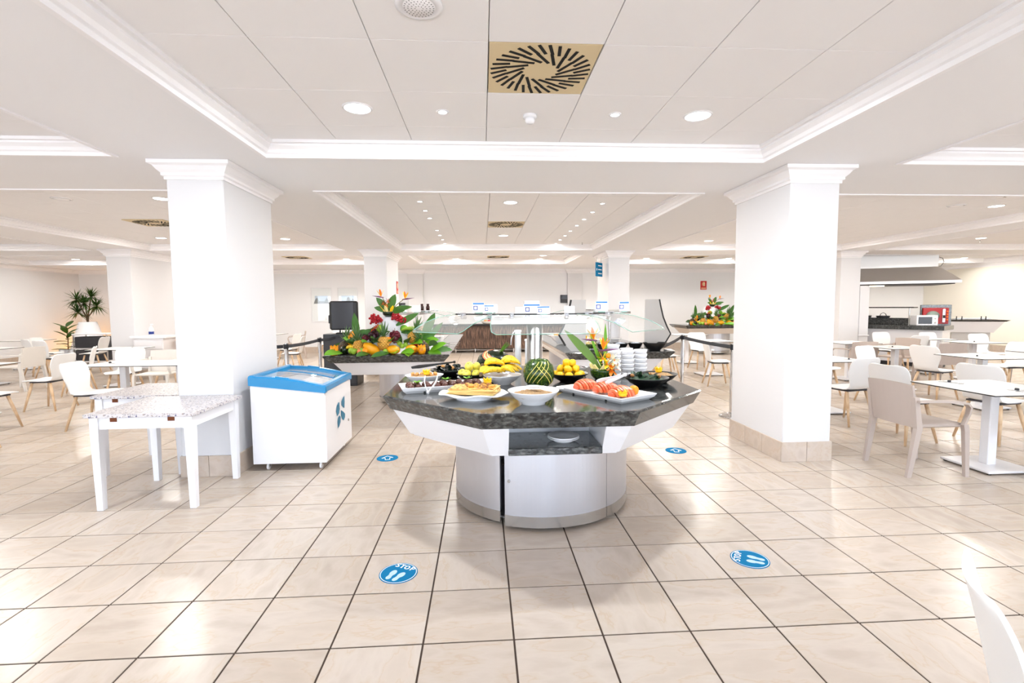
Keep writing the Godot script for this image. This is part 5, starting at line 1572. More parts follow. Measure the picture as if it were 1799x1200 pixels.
func pineapple(at: Vector3, rot: Vector3, size: float, dark: bool, label: String) -> void:
	var o := thing("pineapple", label, "pineapple", at)
	o.rotation_degrees = rot
	o.scale = Vector3.ONE * size
	var R := 0.055
	var H := 0.13
	if not cache.has("pine"):
		cache["pine"] = turned([[0.0, 0.0], [0.035, 0.004], [0.05, 0.03], [0.053, 0.065], [0.047, 0.105], [0.028, 0.13], [0.0, 0.134]], 16)
		var s := B.new()
		for row in 9:
			var y := 0.012 + row * 0.0135
			var rr := 0.0535 * sin(PI * clampf((y + 0.02) / 0.175, 0.05, 0.95)) 
			rr = clampf(rr, 0.03, 0.053)
			for k in 11:
				var a := TAU * (k + 0.5 * (row % 2)) / 11.0
				var d := Vector3(cos(a), 0, sin(a))
				var tn := Vector3(-sin(a), 0, cos(a))
				var c := d * rr + Vector3(0, y, 0)
				var tip := c + d * 0.0065
				var q := [c + tn * 0.012, c + Vector3(0, 0.008, 0), c - tn * 0.012, c - Vector3(0, 0.008, 0)]
				for i in 4: s.tri(q[(i + 1) % 4], q[i], tip)
		cache["pine_s"] = s.done()
		var l := B.new()
		for k in 26:
			var t := k / 26.0
			var az := k * 2.4
			var el := lerpf(0.35, 1.45, t)
			blade(l, Vector3(0, 0.128 + 0.02 * t, 0), Vector3(cos(el) * cos(az), sin(el), cos(el) * sin(az)), lerpf(0.075, 0.15, t), 0.02, lerpf(-0.1, 0.0, t))
		cache["pine_l"] = l.done()
	part(o, "body", cache["pine"], M["pine_body_dark" if dark else "pine_body"])
	part(o, "scales", cache["pine_s"], M["pine_scale_dark" if dark else "pine_scale"])
	part(o, "leaf_crown", cache["pine_l"], M["leaf_blue"])

func grapes(at: Vector3, m: String, label: String, n := 60, spread := Vector3(0.075, 0.09, 0.055)) -> void:
	var o := thing("grape_bunch", label, "grapes", at)
	var b := B.new()
	b.smooth(true)
	for k in n:
		var y := rng.randf_range(-1, 1)
		var a := rng.randf() * TAU
		var w := sqrt(1.0 - y * y) * (0.75 + 0.25 * y)
		b.ball(Vector3(cos(a) * w * spread.x, y * spread.y, sin(a) * w * spread.z), Vector3.ONE * 0.0165, 8, 6)
	b.ball(Vector3.ZERO, spread * 0.75, 10, 6)
	part(o, "berries", b.done(), M[m])
	part(o, "stalk", cyl(0.003, 0.04, 6), M["stem"], Vector3(0, spread.y, 0))

func melon_vase(o: Node3D, r: float, h: float, rind: String) -> void:
	part(o, "melon_shell", turned([[0.0, 0.0], [r * 0.55, 0.0], [r * 0.92, h * 0.3], [r, h * 0.6], [r * 0.97, h * 0.8], [r * 0.85, h * 0.8], [r * 0.8, h * 0.5], [0.0, h * 0.4]], 24), M[rind])
	var b := B.new()
	for k in 9:
		var a0 := TAU * k / 9.0
		var a1 := TAU * (k + 1) / 9.0
		var am := (a0 + a1) / 2
		var lo := [Vector3(cos(a0) * r * 0.975, h * 0.72, sin(a0) * r * 0.975), Vector3(cos(a1) * r * 0.975, h * 0.72, sin(a1) * r * 0.975)]
		var tip := Vector3(cos(am) * r * 1.08, h * 1.12, sin(am) * r * 1.08)
		var ins := Vector3(cos(am), 0, sin(am)) * -0.012
		b.tri(lo[1], lo[0], tip)
		b.tri(lo[0] + ins, lo[1] + ins, tip + ins)
		b.quad(lo[0], lo[0] + ins, tip + ins, tip)
		b.quad(lo[1] + ins, lo[1], tip, tip + ins)
	part(o, "zigzag_rim", b.done(), M["melon_flesh"])

func paradise_flower(o: Node3D, foot: Vector3, head: Vector3, turn: float) -> void:
	var f := Node3D.new()
	f.name = "paradise_flower"
	o.add_child(f, true)
	var s := B.new()
	s.smooth(true)
	s.tube([foot, foot.lerp(head, 0.6) + Vector3(0, 0.01, 0), head], [0.006, 0.005, 0.005], 6)
	part(f, "stalk", s.done(), M["stem"])
	var d := Vector3(cos(turn), 0.12, sin(turn))
	var bk := B.new()
	bk.smooth(true)
	bk.tube([head - d * 0.02, head + d * 0.04, head + d * 0.15], [0.006, 0.011, 0.001], 7)
	part(f, "beak", bk.done(), M["petal_purple"])
	for k in 4:
		var p := B.new()
		p.smooth(true)
		leaf_shape(p, head + d * 0.02, (Vector3(0, 1, 0) + d * (-0.35 + 0.35 * k) + Vector3(-d.z, 0, d.x) * (0.2 if k % 2 else -0.2)).normalized(), 0.11, 0.028, 0.0, 0.5)
		part(f, "petal", p.done(), M["petal_orange" if k % 3 else "petal_yellow"])

func lily(o: Node3D, at: Vector3, dir: Vector3, m: String, size := 0.055) -> void:
	var f := Node3D.new()
	f.name = "lily_flower"
	o.add_child(f, true)
	var side := dir.cross(Vector3.UP).normalized()
	var up := side.cross(dir).normalized()
	for k in 6:
		var a := TAU * k / 6.0
		var p := B.new()
		p.smooth(true)
		leaf_shape(p, at, (dir * 0.75 + side * cos(a) + up * sin(a)).normalized(), size, size * 0.42, 0.05, 0.3)
		part(f, "petal", p.done(), M[m])
	var c := B.new()
	c.smooth(true)
	c.ball(at + dir * 0.015, Vector3.ONE * 0.008, 8, 6)
	part(f, "flower_eye", c.done(), M["petal_orange"])

func leaf_part(o: Node3D, at: Vector3, d: Vector3, L: float, w: float, m: String, droop := 0.1, fold := 0.25, face := Vector3.UP) -> void:
	var b := B.new()
	b.smooth(true)
	leaf_shape(b, at, d.normalized(), L, w, droop, fold, face)
	part(o, "leaf", b.done(), M[m])

func tongs(at: Vector3, turn: float, L: float, m: String, label: String, tilt := 0.0, open := 0.05) -> void:
	var o := thing("serving_tongs", label, "tongs", at, turn)
	o.rotation_degrees = Vector3(0, turn, tilt)
	for sz in [-1.0, 1.0]:
		var b := B.new()
		var rg := []
		for k in 7:
			var t := k / 6.0
			var z: float = sz * open * sin(t * PI * 0.55)
			var w: float = [0.006, 0.007, 0.007, 0.008, 0.010, 0.012, 0.007][k]
			rg.append([Vector3(t * L, -w, z + 0.003), Vector3(t * L, -w, z - 0.003), Vector3(t * L, w, z - 0.003), Vector3(t * L, w, z + 0.003)])
		b.loft(rg)
		part(o, "arm", b.done(), M[m])
	part(o, "hinge", bx(Vector3(0.02, 0.022, 0.016), 0.004), M[m])

func dish_tray(called: String, label: String, at: Vector3, turn: float, w: float, d: float, h: float) -> void:
	var g := 0.035
	var o := thing(called, label, "plate", at, turn)
	part(o, "dish", slab_mesh([rect(-w / 2 + g, w / 2 - g, -d / 2 + g, d / 2 - g), rect(-w / 2 + 0.012, w / 2 - 0.012, -d / 2 + 0.012, d / 2 - 0.012), rect(-w / 2, w / 2, -d / 2, d / 2), rect(-w / 2, w / 2, -d / 2, d / 2), rect(-w / 2 + 0.014, w / 2 - 0.014, -d / 2 + 0.014, d / 2 - 0.014), rect(-w / 2 + g + 0.01, w / 2 - g - 0.01, -d / 2 + g + 0.01, d / 2 - g - 0.01)], [0.0, h * 0.45, h * 0.9, h, h * 0.98, h * 0.4]), M["ceramic"])
	for e in [[-w * 0.25, d / 2 - 0.028, 0.0], [w * 0.25, d / 2 - 0.028, 0.0]]:
		part(o, "rubber_foot", cyl(0.008, 0.008, 10), M["black_plastic"], Vector3(e[0], 0.006, e[1]), Vector3(90, 0, 0))

func heap(label: String, called: String, cat: String, at: Vector3, r: float, h: float, m: String, seed_: int, sx := 1.0) -> void:
	# a loose heap: bumpy mound
	var n := FastNoiseLite.new()
	n.seed = seed_
	n.frequency = 60.0
	var b := B.new()
	b.smooth(true)
	var rings := []
	for k in 9:
		var t := k / 8.0
		var ring := []
		for i in 26:
			var a := -TAU * i / 26.0
			var rr := r * cos(t * PI / 2) + 0.0004
			var p := Vector3(cos(a) * rr * sx, h * sin(t * PI / 2), sin(a) * rr)
			p.y += n.get_noise_3d(p.x, p.y, p.z) * 0.012 * (1.0 if t < 0.99 else 0.0)
			ring.append(p)
		rings.append(ring)
	b.loft(rings, true, false)
	var o := solo(called, label, cat, b.done(), M[m], at)
	o.set_meta("kind", "stuff")

func star_lemon(at: Vector3, label: String) -> void:
	var o := thing("lemon_garnish", label, "garnish", at)
	part(o, "cup", turned([[0.0, 0.0], [0.022, 0.004], [0.029, 0.022], [0.0, 0.022]], 14), M["lemon"])
	var b := B.new()
	for k in 8:
		var a := TAU * k / 8.0
		blade(b, Vector3(cos(a) * 0.02, 0.02, sin(a) * 0.02), Vector3(cos(a) * 0.5, 0.85, sin(a) * 0.5), 0.03, 0.024, 0.0)
	part(o, "points", b.done(), M["petal_yellow"])

func prof_r(y: float, p: Array) -> float:
	for k in p.size() - 1:
		if y <= p[k + 1][1]: return lerpf(p[k][0], p[k + 1][0], clampf((y - p[k][1]) / (p[k + 1][1] - p[k][1]), 0, 1))
	return 0.0

func build_island_food() -> void:
	var Y := TOP
	# prunes in a long dish
	dish_tray("rectangular_dish", "long white rectangular dish of prunes on the freezer side of the island", Vector3(-0.28, Y, -3.56), 15.0, 0.64, 0.25, 0.045)
	for i in 9:
		for j in 3:
			var p := Vector3(-0.25 + i * 0.061 + rng.randf_range(-0.01, 0.01), 0, -0.065 + j * 0.062 + rng.randf_range(-0.01, 0.01)).rotated(Vector3.UP, deg_to_rad(15.0))
			fruit("prune", "prune", Vector3(-0.28, Y + 0.034, -3.56) + p + Vector3(0, 0.006 * (j % 2), 0), "dark brown prune lying in the long rectangular dish", "prunes in the long dish", Vector3(rng.randf() * 60, rng.randf() * 360, 30), 1.5)
	for e in [[-0.2, 0.02], [0.18, -0.05], [0.02, -0.06]]:
		var p := Vector3(e[0], 0, e[1]).rotated(Vector3.UP, deg_to_rad(15.0))
		var o := thing("herb_sprig", "green herb sprig lying on the prunes", "garnish", Vector3(-0.28, Y + 0.06, -3.56) + p, 0, "herb sprigs on the prunes")
		for k in 5: leaf_part(o, Vector3.ZERO, Vector3(cos(k * 1.3), 0.5, sin(k * 1.3)), 0.045, 0.02, "leaf_light")
	tongs(Vector3(-0.38, Y + 0.012, -3.37), 88.0, 0.21, "ceramic", "white tongs leaning open on the prune dish", 24.0, 0.045)
	# pastry on a footed plate
	var pp := thing("footed_plate", "wavy white footed plate under the layered pastry", "plate", Vector3(-0.06, Y, -3.2), -8.0)
	part(pp, "foot", turned([[0.0, 0.0], [0.12, 0.0], [0.12, 0.008], [0.09, 0.02], [0.0, 0.02]], 28), M["ceramic"])
	var wv := B.new()
	wv.smooth(true)
	var r0 := []
	var r1 := []
	var r2 := []
	for i in 40:
		var a := -TAU * i / 40.0
		var wy := 0.006 * sin(a * 6.0)
		r0.append(Vector3(cos(a) * 0.1, 0.018, sin(a) * 0.08))
		r1.append(Vector3(cos(a) * 0.235, 0.034 + wy, sin(a) * 0.18))
		r2.append(Vector3(cos(a) * 0.225, 0.04 + wy, sin(a) * 0.157))
	var r3 := []
	for i in 40:
		var a := -TAU * i / 40.0
		r3.append(Vector3(cos(a) * 0.1, 0.026, sin(a) * 0.08))
	wv.loft([r0, r1, r2, r3])
	part(pp, "wavy_rim", wv.done(), M["ceramic"])
	var pa := thing("layered_pastry", "layered golden pastry sheets with caramelised nut topping", "pastry", Vector3(-0.06, Y + 0.036, -3.21), -10.0)
	for k in 4:
		part(pa, "sheet", bx(Vector3(0.32 - 0.006 * k, 0.0075, 0.225 - 0.004 * k), 0.002), M["pastry"], Vector3(0.004 * (k % 2), 0.005 + 0.0085 * k, 0), Vector3(0, 5.0 * (k % 3) - 5, 0))
	part(pa, "glaze", bx(Vector3(0.29, 0.005, 0.2), 0.002), M["pastry_top"], Vector3(0, 0.037, 0))
	for k in 26:
		var c := part(pa, "nut_piece", fruit_mesh("prune"), M["crisp" if k % 3 else "nut"], Vector3(rng.randf_range(-0.06, 0.13), 0.045, rng.randf_range(-0.085, 0.07)), Vector3(rng.randf() * 90, rng.randf() * 360, 0))
		c.scale = Vector3(0.9, 0.7, 0.8)
	star_lemon(Vector3(0.03, Y + 0.078, -3.27), "star-cut lemon garnish on the layered pastry")
	# muesli bowl with spoon
	bowl("wide white footed bowl of muesli at the island's front edge", Vector3(0.31, Y, -2.98), 0.16, 0.085, "ceramic")
	heap("brown muesli filling the wide white footed bowl", "muesli_heap", "muesli", Vector3(0.31, Y + 0.055, -2.98), 0.132, 0.022, "muesli", 3)
	var sp := thing("serving_spoon", "white serving spoon lying in the muesli", "spoon", Vector3(0.33, Y + 0.092, -2.98), -20.0)
	part(sp, "spoon_bowl", turned([[0.0, 0.0], [0.025, 0.006], [0.034, 0.016], [0.031, 0.016], [0.02, 0.008], [0.0, 0.005]], 18, 1.4), M["ceramic"], Vector3(-0.02, 0, -0.01))
	part(sp, "spoon_handle", bx(Vector3(0.16, 0.006, 0.016), 0.003), M["ceramic"], Vector3(0.09, 0.012, 0.0), Vector3(0, 0, -4))
	# papaya platter
	dish_tray("papaya_platter", "large white rectangular platter of sliced papaya", Vector3(0.81, Y, -3.2), -58.0, 0.60, 0.33, 0.04)
	for e in [[-0.17, 0.0, 20.0, "fan of sliced orange papaya at the back end of the platter"], [0.0, -0.02, 15.0, "fan of sliced orange papaya in the middle of the platter"], [0.17, 0.02, 25.0, "fan of sliced orange papaya at the front end of the platter"]]:
		var p := Vector3(e[0], 0, e[1]).rotated(Vector3.UP, deg_to_rad(-58.0))
		var o := thing("sliced_papaya", e[3], "papaya", Vector3(0.81, Y + 0.03, -3.2) + p, e[2] + 5.0)
		for k in 10:
			var t := (k - 4.5) / 5.0
			var s := sqrt(maxf(0.05, 1.0 - t * t))
			var sl := B.new()
			var ring := []
			for i in 9:
				var a := PI * i / 8.0
				ring.append(Vector3(0, sin(a) * 0.066 * s, cos(a) * 0.07 * s))
			var ra := []
			var rb := []
			for q in ring:
				ra.append(q + Vector3(-0.0062, 0, 0)); rb.append(q + Vector3(0.0062, 0, 0))
			sl.loft([ra, rb])
			part(o, "slice", sl.done(), M["flesh_pink" if k % 2 else "flesh_deep"], Vector3(k * 0.019 - 0.085, 0, 0), Vector3(0, 0, 16))
	grapes(Vector3(0.70, Y + 0.05, -3.33), "grape_red", "small dark red grapes beside the papaya slices", 14, Vector3(0.04, 0.02, 0.03))
	star_lemon(Vector3(0.865, Y + 0.035, -2.96), "star-cut lemon on the front corner of the papaya platter")
	fruit("orange", "orange", Vector3(0.98, Y + 0.05, -3.1), "orange wedge at the outer corner of the papaya platter", "", Vector3(20, 0, 40), 0.9)
	tongs(Vector3(1.0, Y + 0.115, -3.36), 222.0, 0.3, "ceramic", "white tongs lying across the papaya platter", -3.0, 0.035)
	# black bowls of salad
	bowl("wide black bowl of green salad on the outer side of the papaya platter", Vector3(1.2, Y, -3.5), 0.16, 0.075, "black_plastic")
	heap("dark green seaweed salad in the wide black bowl", "salad_heap", "salad", Vector3(1.2, Y + 0.05, -3.5), 0.13, 0.03, "salad", 5)
	bowl("black bowl of dried fruit with white spoons behind the green salad", Vector3(1.37, Y, -3.72), 0.145, 0.07, "black_plastic")
	heap("brown dried fruit in the rear black bowl", "dried_fruit_heap", "dried fruit", Vector3(1.37, Y + 0.045, -3.72), 0.12, 0.028, "muesli", 6)
	star_lemon(Vector3(1.37, Y + 0.075, -3.72), "star-cut lemon garnish on the dried fruit bowl")
	for e in [[1.28, -3.46, 6], [1.1, -3.52, 9], [1.25, -3.58, 4]]:
		fruit("lemon", "nut", Vector3(e[0], Y + 0.085, e[1]), "small brown morsel on the green salad", "morsels on the green salad", Vector3(80, e[2] * 30, 0), 0.45)
	for e in [[1.2, -3.5, "salad"], [-0.29, -4.19, "mussel"]]:
		var lf := thing("salad_leaves", ("crinkled dark green leaves on top of the wide salad bowl" if e[2] == "salad" else "open dark mussel shells on top of the mussel bowl"), "salad", Vector3(e[0], Y + 0.07, e[1]))
		for k in 22: leaf_part(lf, Vector3(rng.randf_range(-0.1, 0.1), 0, rng.randf_range(-0.1, 0.1)), Vector3(rng.randf_range(-1, 1), rng.randf_range(0.2, 0.8), rng.randf_range(-1, 1)), 0.055, 0.035, e[2], 0.2, 0.5)
	# carved melon, lemons, flowers
	var ml := thing("carved_melon", "green melon carved with yellow diagonal lines, standing behind the muesli", "melon", Vector3(0.41, Y, -3.55))
	part(ml, "rind", turned([[0.0, 0.0], [0.06, 0.006], [0.103, 0.05], [0.117, 0.11], [0.104, 0.17], [0.065, 0.212], [0.0, 0.222]], 28), M["melon_green"])
	for k in 4:
		for dirn in [-1.0, 1.0]:
			if dirn > 0 and k > 1: continue
			var ln := B.new()
			ln.smooth(true)
			var pts := []
			for i in 9:
				var t := i / 8.0
				var az: float = PI / 2 + dirn * (lerpf(-0.75, 0.35, t) - 0.15) + (0.32 * k - 0.3) * dirn
				var y := lerpf(0.05, 0.2, t) if dirn < 0 else lerpf(0.035, 0.17, t)
				var rr := prof_r(y, [[0.0, 0.0], [0.06, 0.006], [0.103, 0.05], [0.117, 0.11], [0.104, 0.17], [0.065, 0.212], [0.0, 0.222]]) + 0.0005
				pts.append(Vector3(cos(az) * rr, y, sin(az) * rr))
			ln.tube(pts, [0.0026], 5)
			part(ml, "carved_line", ln.done(), M["cut_line"])
	bowl("black bowl heaped with lemons in front of the flower melon", Vector3(0.68, Y, -3.83), 0.155, 0.07, "black_plastic")
	var lay := [[0.1, 8, 0.06], [0.062, 5, 0.108], [0.03, 3, 0.15]]
	for l in lay:
		for k in l[1]:
			var a: float = TAU * k / float(l[1]) + l[0] * 9.0
			fruit("lemon", "lemon", Vector3(0.68 + cos(a) * l[0], Y + l[2], -3.83 + sin(a) * l[0]), "yellow lemon heaped in the black bowl", "lemons in the black bowl", Vector3(70, rng.randf() * 360, 0), 1.02)
	var fv := thing("flower_melon", "zigzag-cut melon vase with bird of paradise flowers and lilies", "flower arrangement", Vector3(0.97, Y, -3.9))
	melon_vase(fv, 0.1, 0.12, "melon_green")
	leaf_part(fv, Vector3(-0.02, 0.09, 0.02), Vector3(-0.62, 0.72, 0.05), 0.46, 0.075, "leaf_olive", 0.06, 0.25, Vector3(0.25, 0.2, 1))
	leaf_part(fv, Vector3(0.0, 0.09, 0.0), Vector3(-0.35, 0.9, 0.1), 0.3, 0.03, "leaf_light", 0.02, 0.25, Vector3(0.25, 0.2, 1))
	leaf_part(fv, Vector3(0.02, 0.1, 0.0), Vector3(0.02, 1.0, -0.05), 0.36, 0.035, "leaf_light", 0.0, 0.25, Vector3(0.25, 0.2, 1))
	leaf_part(fv, Vector3(0.03, 0.1, 0.02), Vector3(0.5, 0.75, 0.2), 0.16, 0.05, "leaf", 0.2)
	paradise_flower(fv, Vector3(0, 0.08, 0), Vector3(-0.02, 0.24, 0.03), 0.5)
	paradise_flower(fv, Vector3(0.01, 0.08, 0.01), Vector3(-0.06, 0.32, 0.0), 2.6)
	for e in [[Vector3(0.02, 0.13, 0.06), Vector3(0.0, 0.4, 0.9), "petal_yellow"], [Vector3(0.075, 0.16, 0.05), Vector3(0.5, 0.4, 0.75), "petal_white"], [Vector3(0.1, 0.12, 0.03), Vector3(0.8, 0.2, 0.5), "petal_white"], [Vector3(-0.01, 0.17, 0.05), Vector3(-0.1, 0.7, 0.7), "petal_yellow"], [Vector3(0.05, 0.09, 0.085), Vector3(0.2, 0.1, 0.95), "petal_orange"]]:
		lily(fv, e[0], e[1].normalized(), e[2], 0.07)
	part(fv, "berry", fruit_mesh("orange"), M["orange"], Vector3(0.035, 0.2, 0.05)).scale = Vector3.ONE * 0.6
	# square bowl stacks
	for e in [[1.1, -4.02, 6, "stack beside the flower melon"], [1.225, -4.06, 6, "middle stack of the front three"], [1.35, -4.10, 6, "stack behind the dried fruit bowl"], [1.14, -4.2, 7, "taller rear stack"], [1.27, -4.24, 6, "shorter rear stack"]]:
		for k in e[2]:
			var key := "sqbowl"
			if not cache.has(key): cache[key] = turned([[0.0, 0.0], [0.042, 0.0], [0.05, 0.006], [0.056, 0.026], [0.057, 0.037], [0.053, 0.037], [0.046, 0.012], [0.0, 0.01]], 24)
			solo("stacked_bowl", "white bowl, %s in the %s on the island" % [LEVEL[k] if k < e[2] - 1 else "topmost", e[3]], "bowl", cache[key], M["ceramic"], Vector3(e[0], Y + 0.0375 * k, e[1]), 4.0, "stacked white bowls")
	bowl("small white bowl of dark berries behind the lemons", Vector3(0.86, Y, -4.28), 0.075, 0.06, "ceramic")
	heap("dark berries in the small white bowl", "berry_heap", "berries", Vector3(0.86, Y + 0.045, -4.28), 0.06, 0.02, "grape_dark", 8)
	# bananas, apples, watermelon
	bowl("wide white bowl holding banana bunches", Vector3(0.15, Y, -3.77), 0.15, 0.075, "ceramic")
	banana_bunch(Vector3(0.05, Y + 0.075, -3.73), 40, 6, "banana", "ripe banana bunch lying at the front of the white bowl", 10)
	banana_bunch(Vector3(0.2, Y + 0.085, -3.74), -25, 6, "banana", "ripe banana bunch lying against the carved melon", 0)
	banana_bunch(Vector3(0.08, Y + 0.125, -3.84), 15, 6, "banana", "ripe banana bunch at the back near the watermelon", -20)
	banana_bunch(Vector3(0.21, Y + 0.14, -3.83), 5, 7, "banana", "spotted banana bunch on top of the others", -10)
	bowl("black bowl of pale yellow apples before the watermelon", Vector3(-0.09, Y, -3.96), 0.125, 0.06, "black_plastic")
	for k in 9:
		var a := k * TAU / 6.0 if k < 6 else k * TAU / 3.0
		var rr := 0.076 if k < 6 else 0.04
		fruit("apple", "apple_yellow", Vector3(-0.09 + cos(a) * rr, Y + (0.06 if k < 6 else 0.115), -3.96 + sin(a) * rr), "pale yellow apple in the black bowl", "apples in the black bowl", Vector3(rng.randf() * 40, 0, rng.randf() * 40), 0.95, true)
	var wm := thing("carved_watermelon", "dark watermelon carved with lifted pink wedges on top", "watermelon", Vector3(0.1, Y, -4.32), -20.0)
	part(wm, "rind", turned([[0.0, 0.0], [0.07, 0.008], [0.12, 0.06], [0.135, 0.115], [0.115, 0.17], [0.06, 0.21], [0.0, 0.22]], 28, 1.15), M["melon_dark"])
	var wp := [[0.0, 0.0], [0.07, 0.008], [0.12, 0.06], [0.135, 0.115], [0.115, 0.17], [0.06, 0.21], [0.0, 0.22]]
	for k in 5:
		var w := B.new()
		w.smooth(true)
		var pts := []
		for i in 8:
			var t := i / 7.0
			var y := lerpf(0.205, 0.10, t) - 0.016 * (k - 2) * 0.5
			var az := PI / 2 - lerpf(-0.25, 0.85, t) - 0.22 * (k - 2) + 0.35
			var rr := prof_r(y, wp) + 0.003
			pts.append(Vector3(cos(az) * rr * 1.15, y, sin(az) * rr))
		w.tube(pts, [0.003, 0.006, 0.008, 0.009, 0.009, 0.008, 0.006, 0.002], 6)
		part(wm, "lifted_wedge", w.done(), M["flesh_pink" if k % 2 == 0 else "melon_flesh"])
	for k in 4:
		leaf_part(wm, Vector3(0.06, 0.19, 0.02 * k - 0.03), Vector3(0.6, 0.55 + 0.1 * k, 0.1), 0.13, 0.03, "leaf_light", 0.0)
	# mussels and nuts
	bowl("black bowl of dark mussels with black tongs", Vector3(-0.29, Y, -4.19), 0.165, 0.07, "black_plastic")
	heap("dark green mussels in the black bowl", "mussel_heap", "mussels", Vector3(-0.29, Y + 0.05, -4.19), 0.135, 0.035, "mussel", 9)
	for k in 9:
		fruit("lemon", "bread" if k % 3 == 0 else "mussel", Vector3(-0.29 + rng.randf_range(-0.09, 0.09), Y + 0.085, -4.19 + rng.randf_range(-0.08, 0.08)), "small shell lying on the mussel heap", "shells on the mussel heap", Vector3(80, rng.randf() * 360, 0), 0.6)
	tongs(Vector3(-0.24, Y + 0.135, -4.14), 195.0, 0.36, "black_plastic", "long black tongs resting across the mussel bowl", -5.0, 0.02)
	bowl("oval white bowl of nuts behind the prune dish", Vector3(-0.46, Y, -3.86), 0.125, 0.07, "ceramic", 1.2, 10.0)
	heap("pale nuts in the oval white bowl", "nut_heap", "nuts", Vector3(-0.46, Y + 0.05, -3.86), 0.1, 0.02, "muesli", 12, 1.2)
	for k in 6:
		fruit("lemon", "bread", Vector3(-0.55 + 0.035 * k, Y + 0.075, -3.86 + 0.02 * sin(k * 2.0)), "brown nut on the oval white bowl", "nuts on the oval bowl", Vector3(60, k * 50, 0), 0.55)
	star_lemon(Vector3(-0.44, Y + 0.07, -3.83), "star-cut lemon garnish on the nut bowl")
	# white pump dispensers
	for e in [[0.33, -4.55, 0.36, "tall white pump dispenser behind the watermelon"], [0.42, -4.48, 0.28, "shorter white pump dispenser beside the steel pillar"]]:
		var o := thing("pump_dispenser", e[3], "dispenser", Vector3(e[0], Y, e[1]))
		part(o, "body", cyl(0.032, e[2], 18, 0.028), M["bottle_white"])
		part(o, "cap", cyl(0.034, 0.02, 18), M["bottle_white"], Vector3(0, e[2], 0))
		var h := B.new()
		h.smooth(true)
		h.tube([Vector3(0, e[2] + 0.01, 0), Vector3(0.04, e[2] + 0.0, 0.01), Vector3(0.06, e[2] - 0.06, 0.01), Vector3(0.065, e[2] - 0.12, 0.01)], [0.006], 6)
		part(o, "spout", h.done(), M["bottle_white"], Vector3.ZERO, Vector3(0, 180 if e[2] > 0.3 else 0, 0))

# ---------------------------------------------------------------- tall fruit display
func mound_h(x: float, z: float) -> float:
	var r := sqrt(x * x / (0.6 * 0.6) + z * z / (0.34 * 0.34))
	var P := [[0.0, 0.47], [0.3, 0.46], [0.36, 0.40], [0.42, 0.28], [0.52, 0.2], [0.72, 0.12], [0.92, 0.05], [1.0, 0.0]]
	for k in P.size() - 1:
		if r <= P[k + 1][0]: return lerpf(P[k][1], P[k + 1][1], (r - P[k][0]) / (P[k + 1][0] - P[k][0]))
	return 0.0

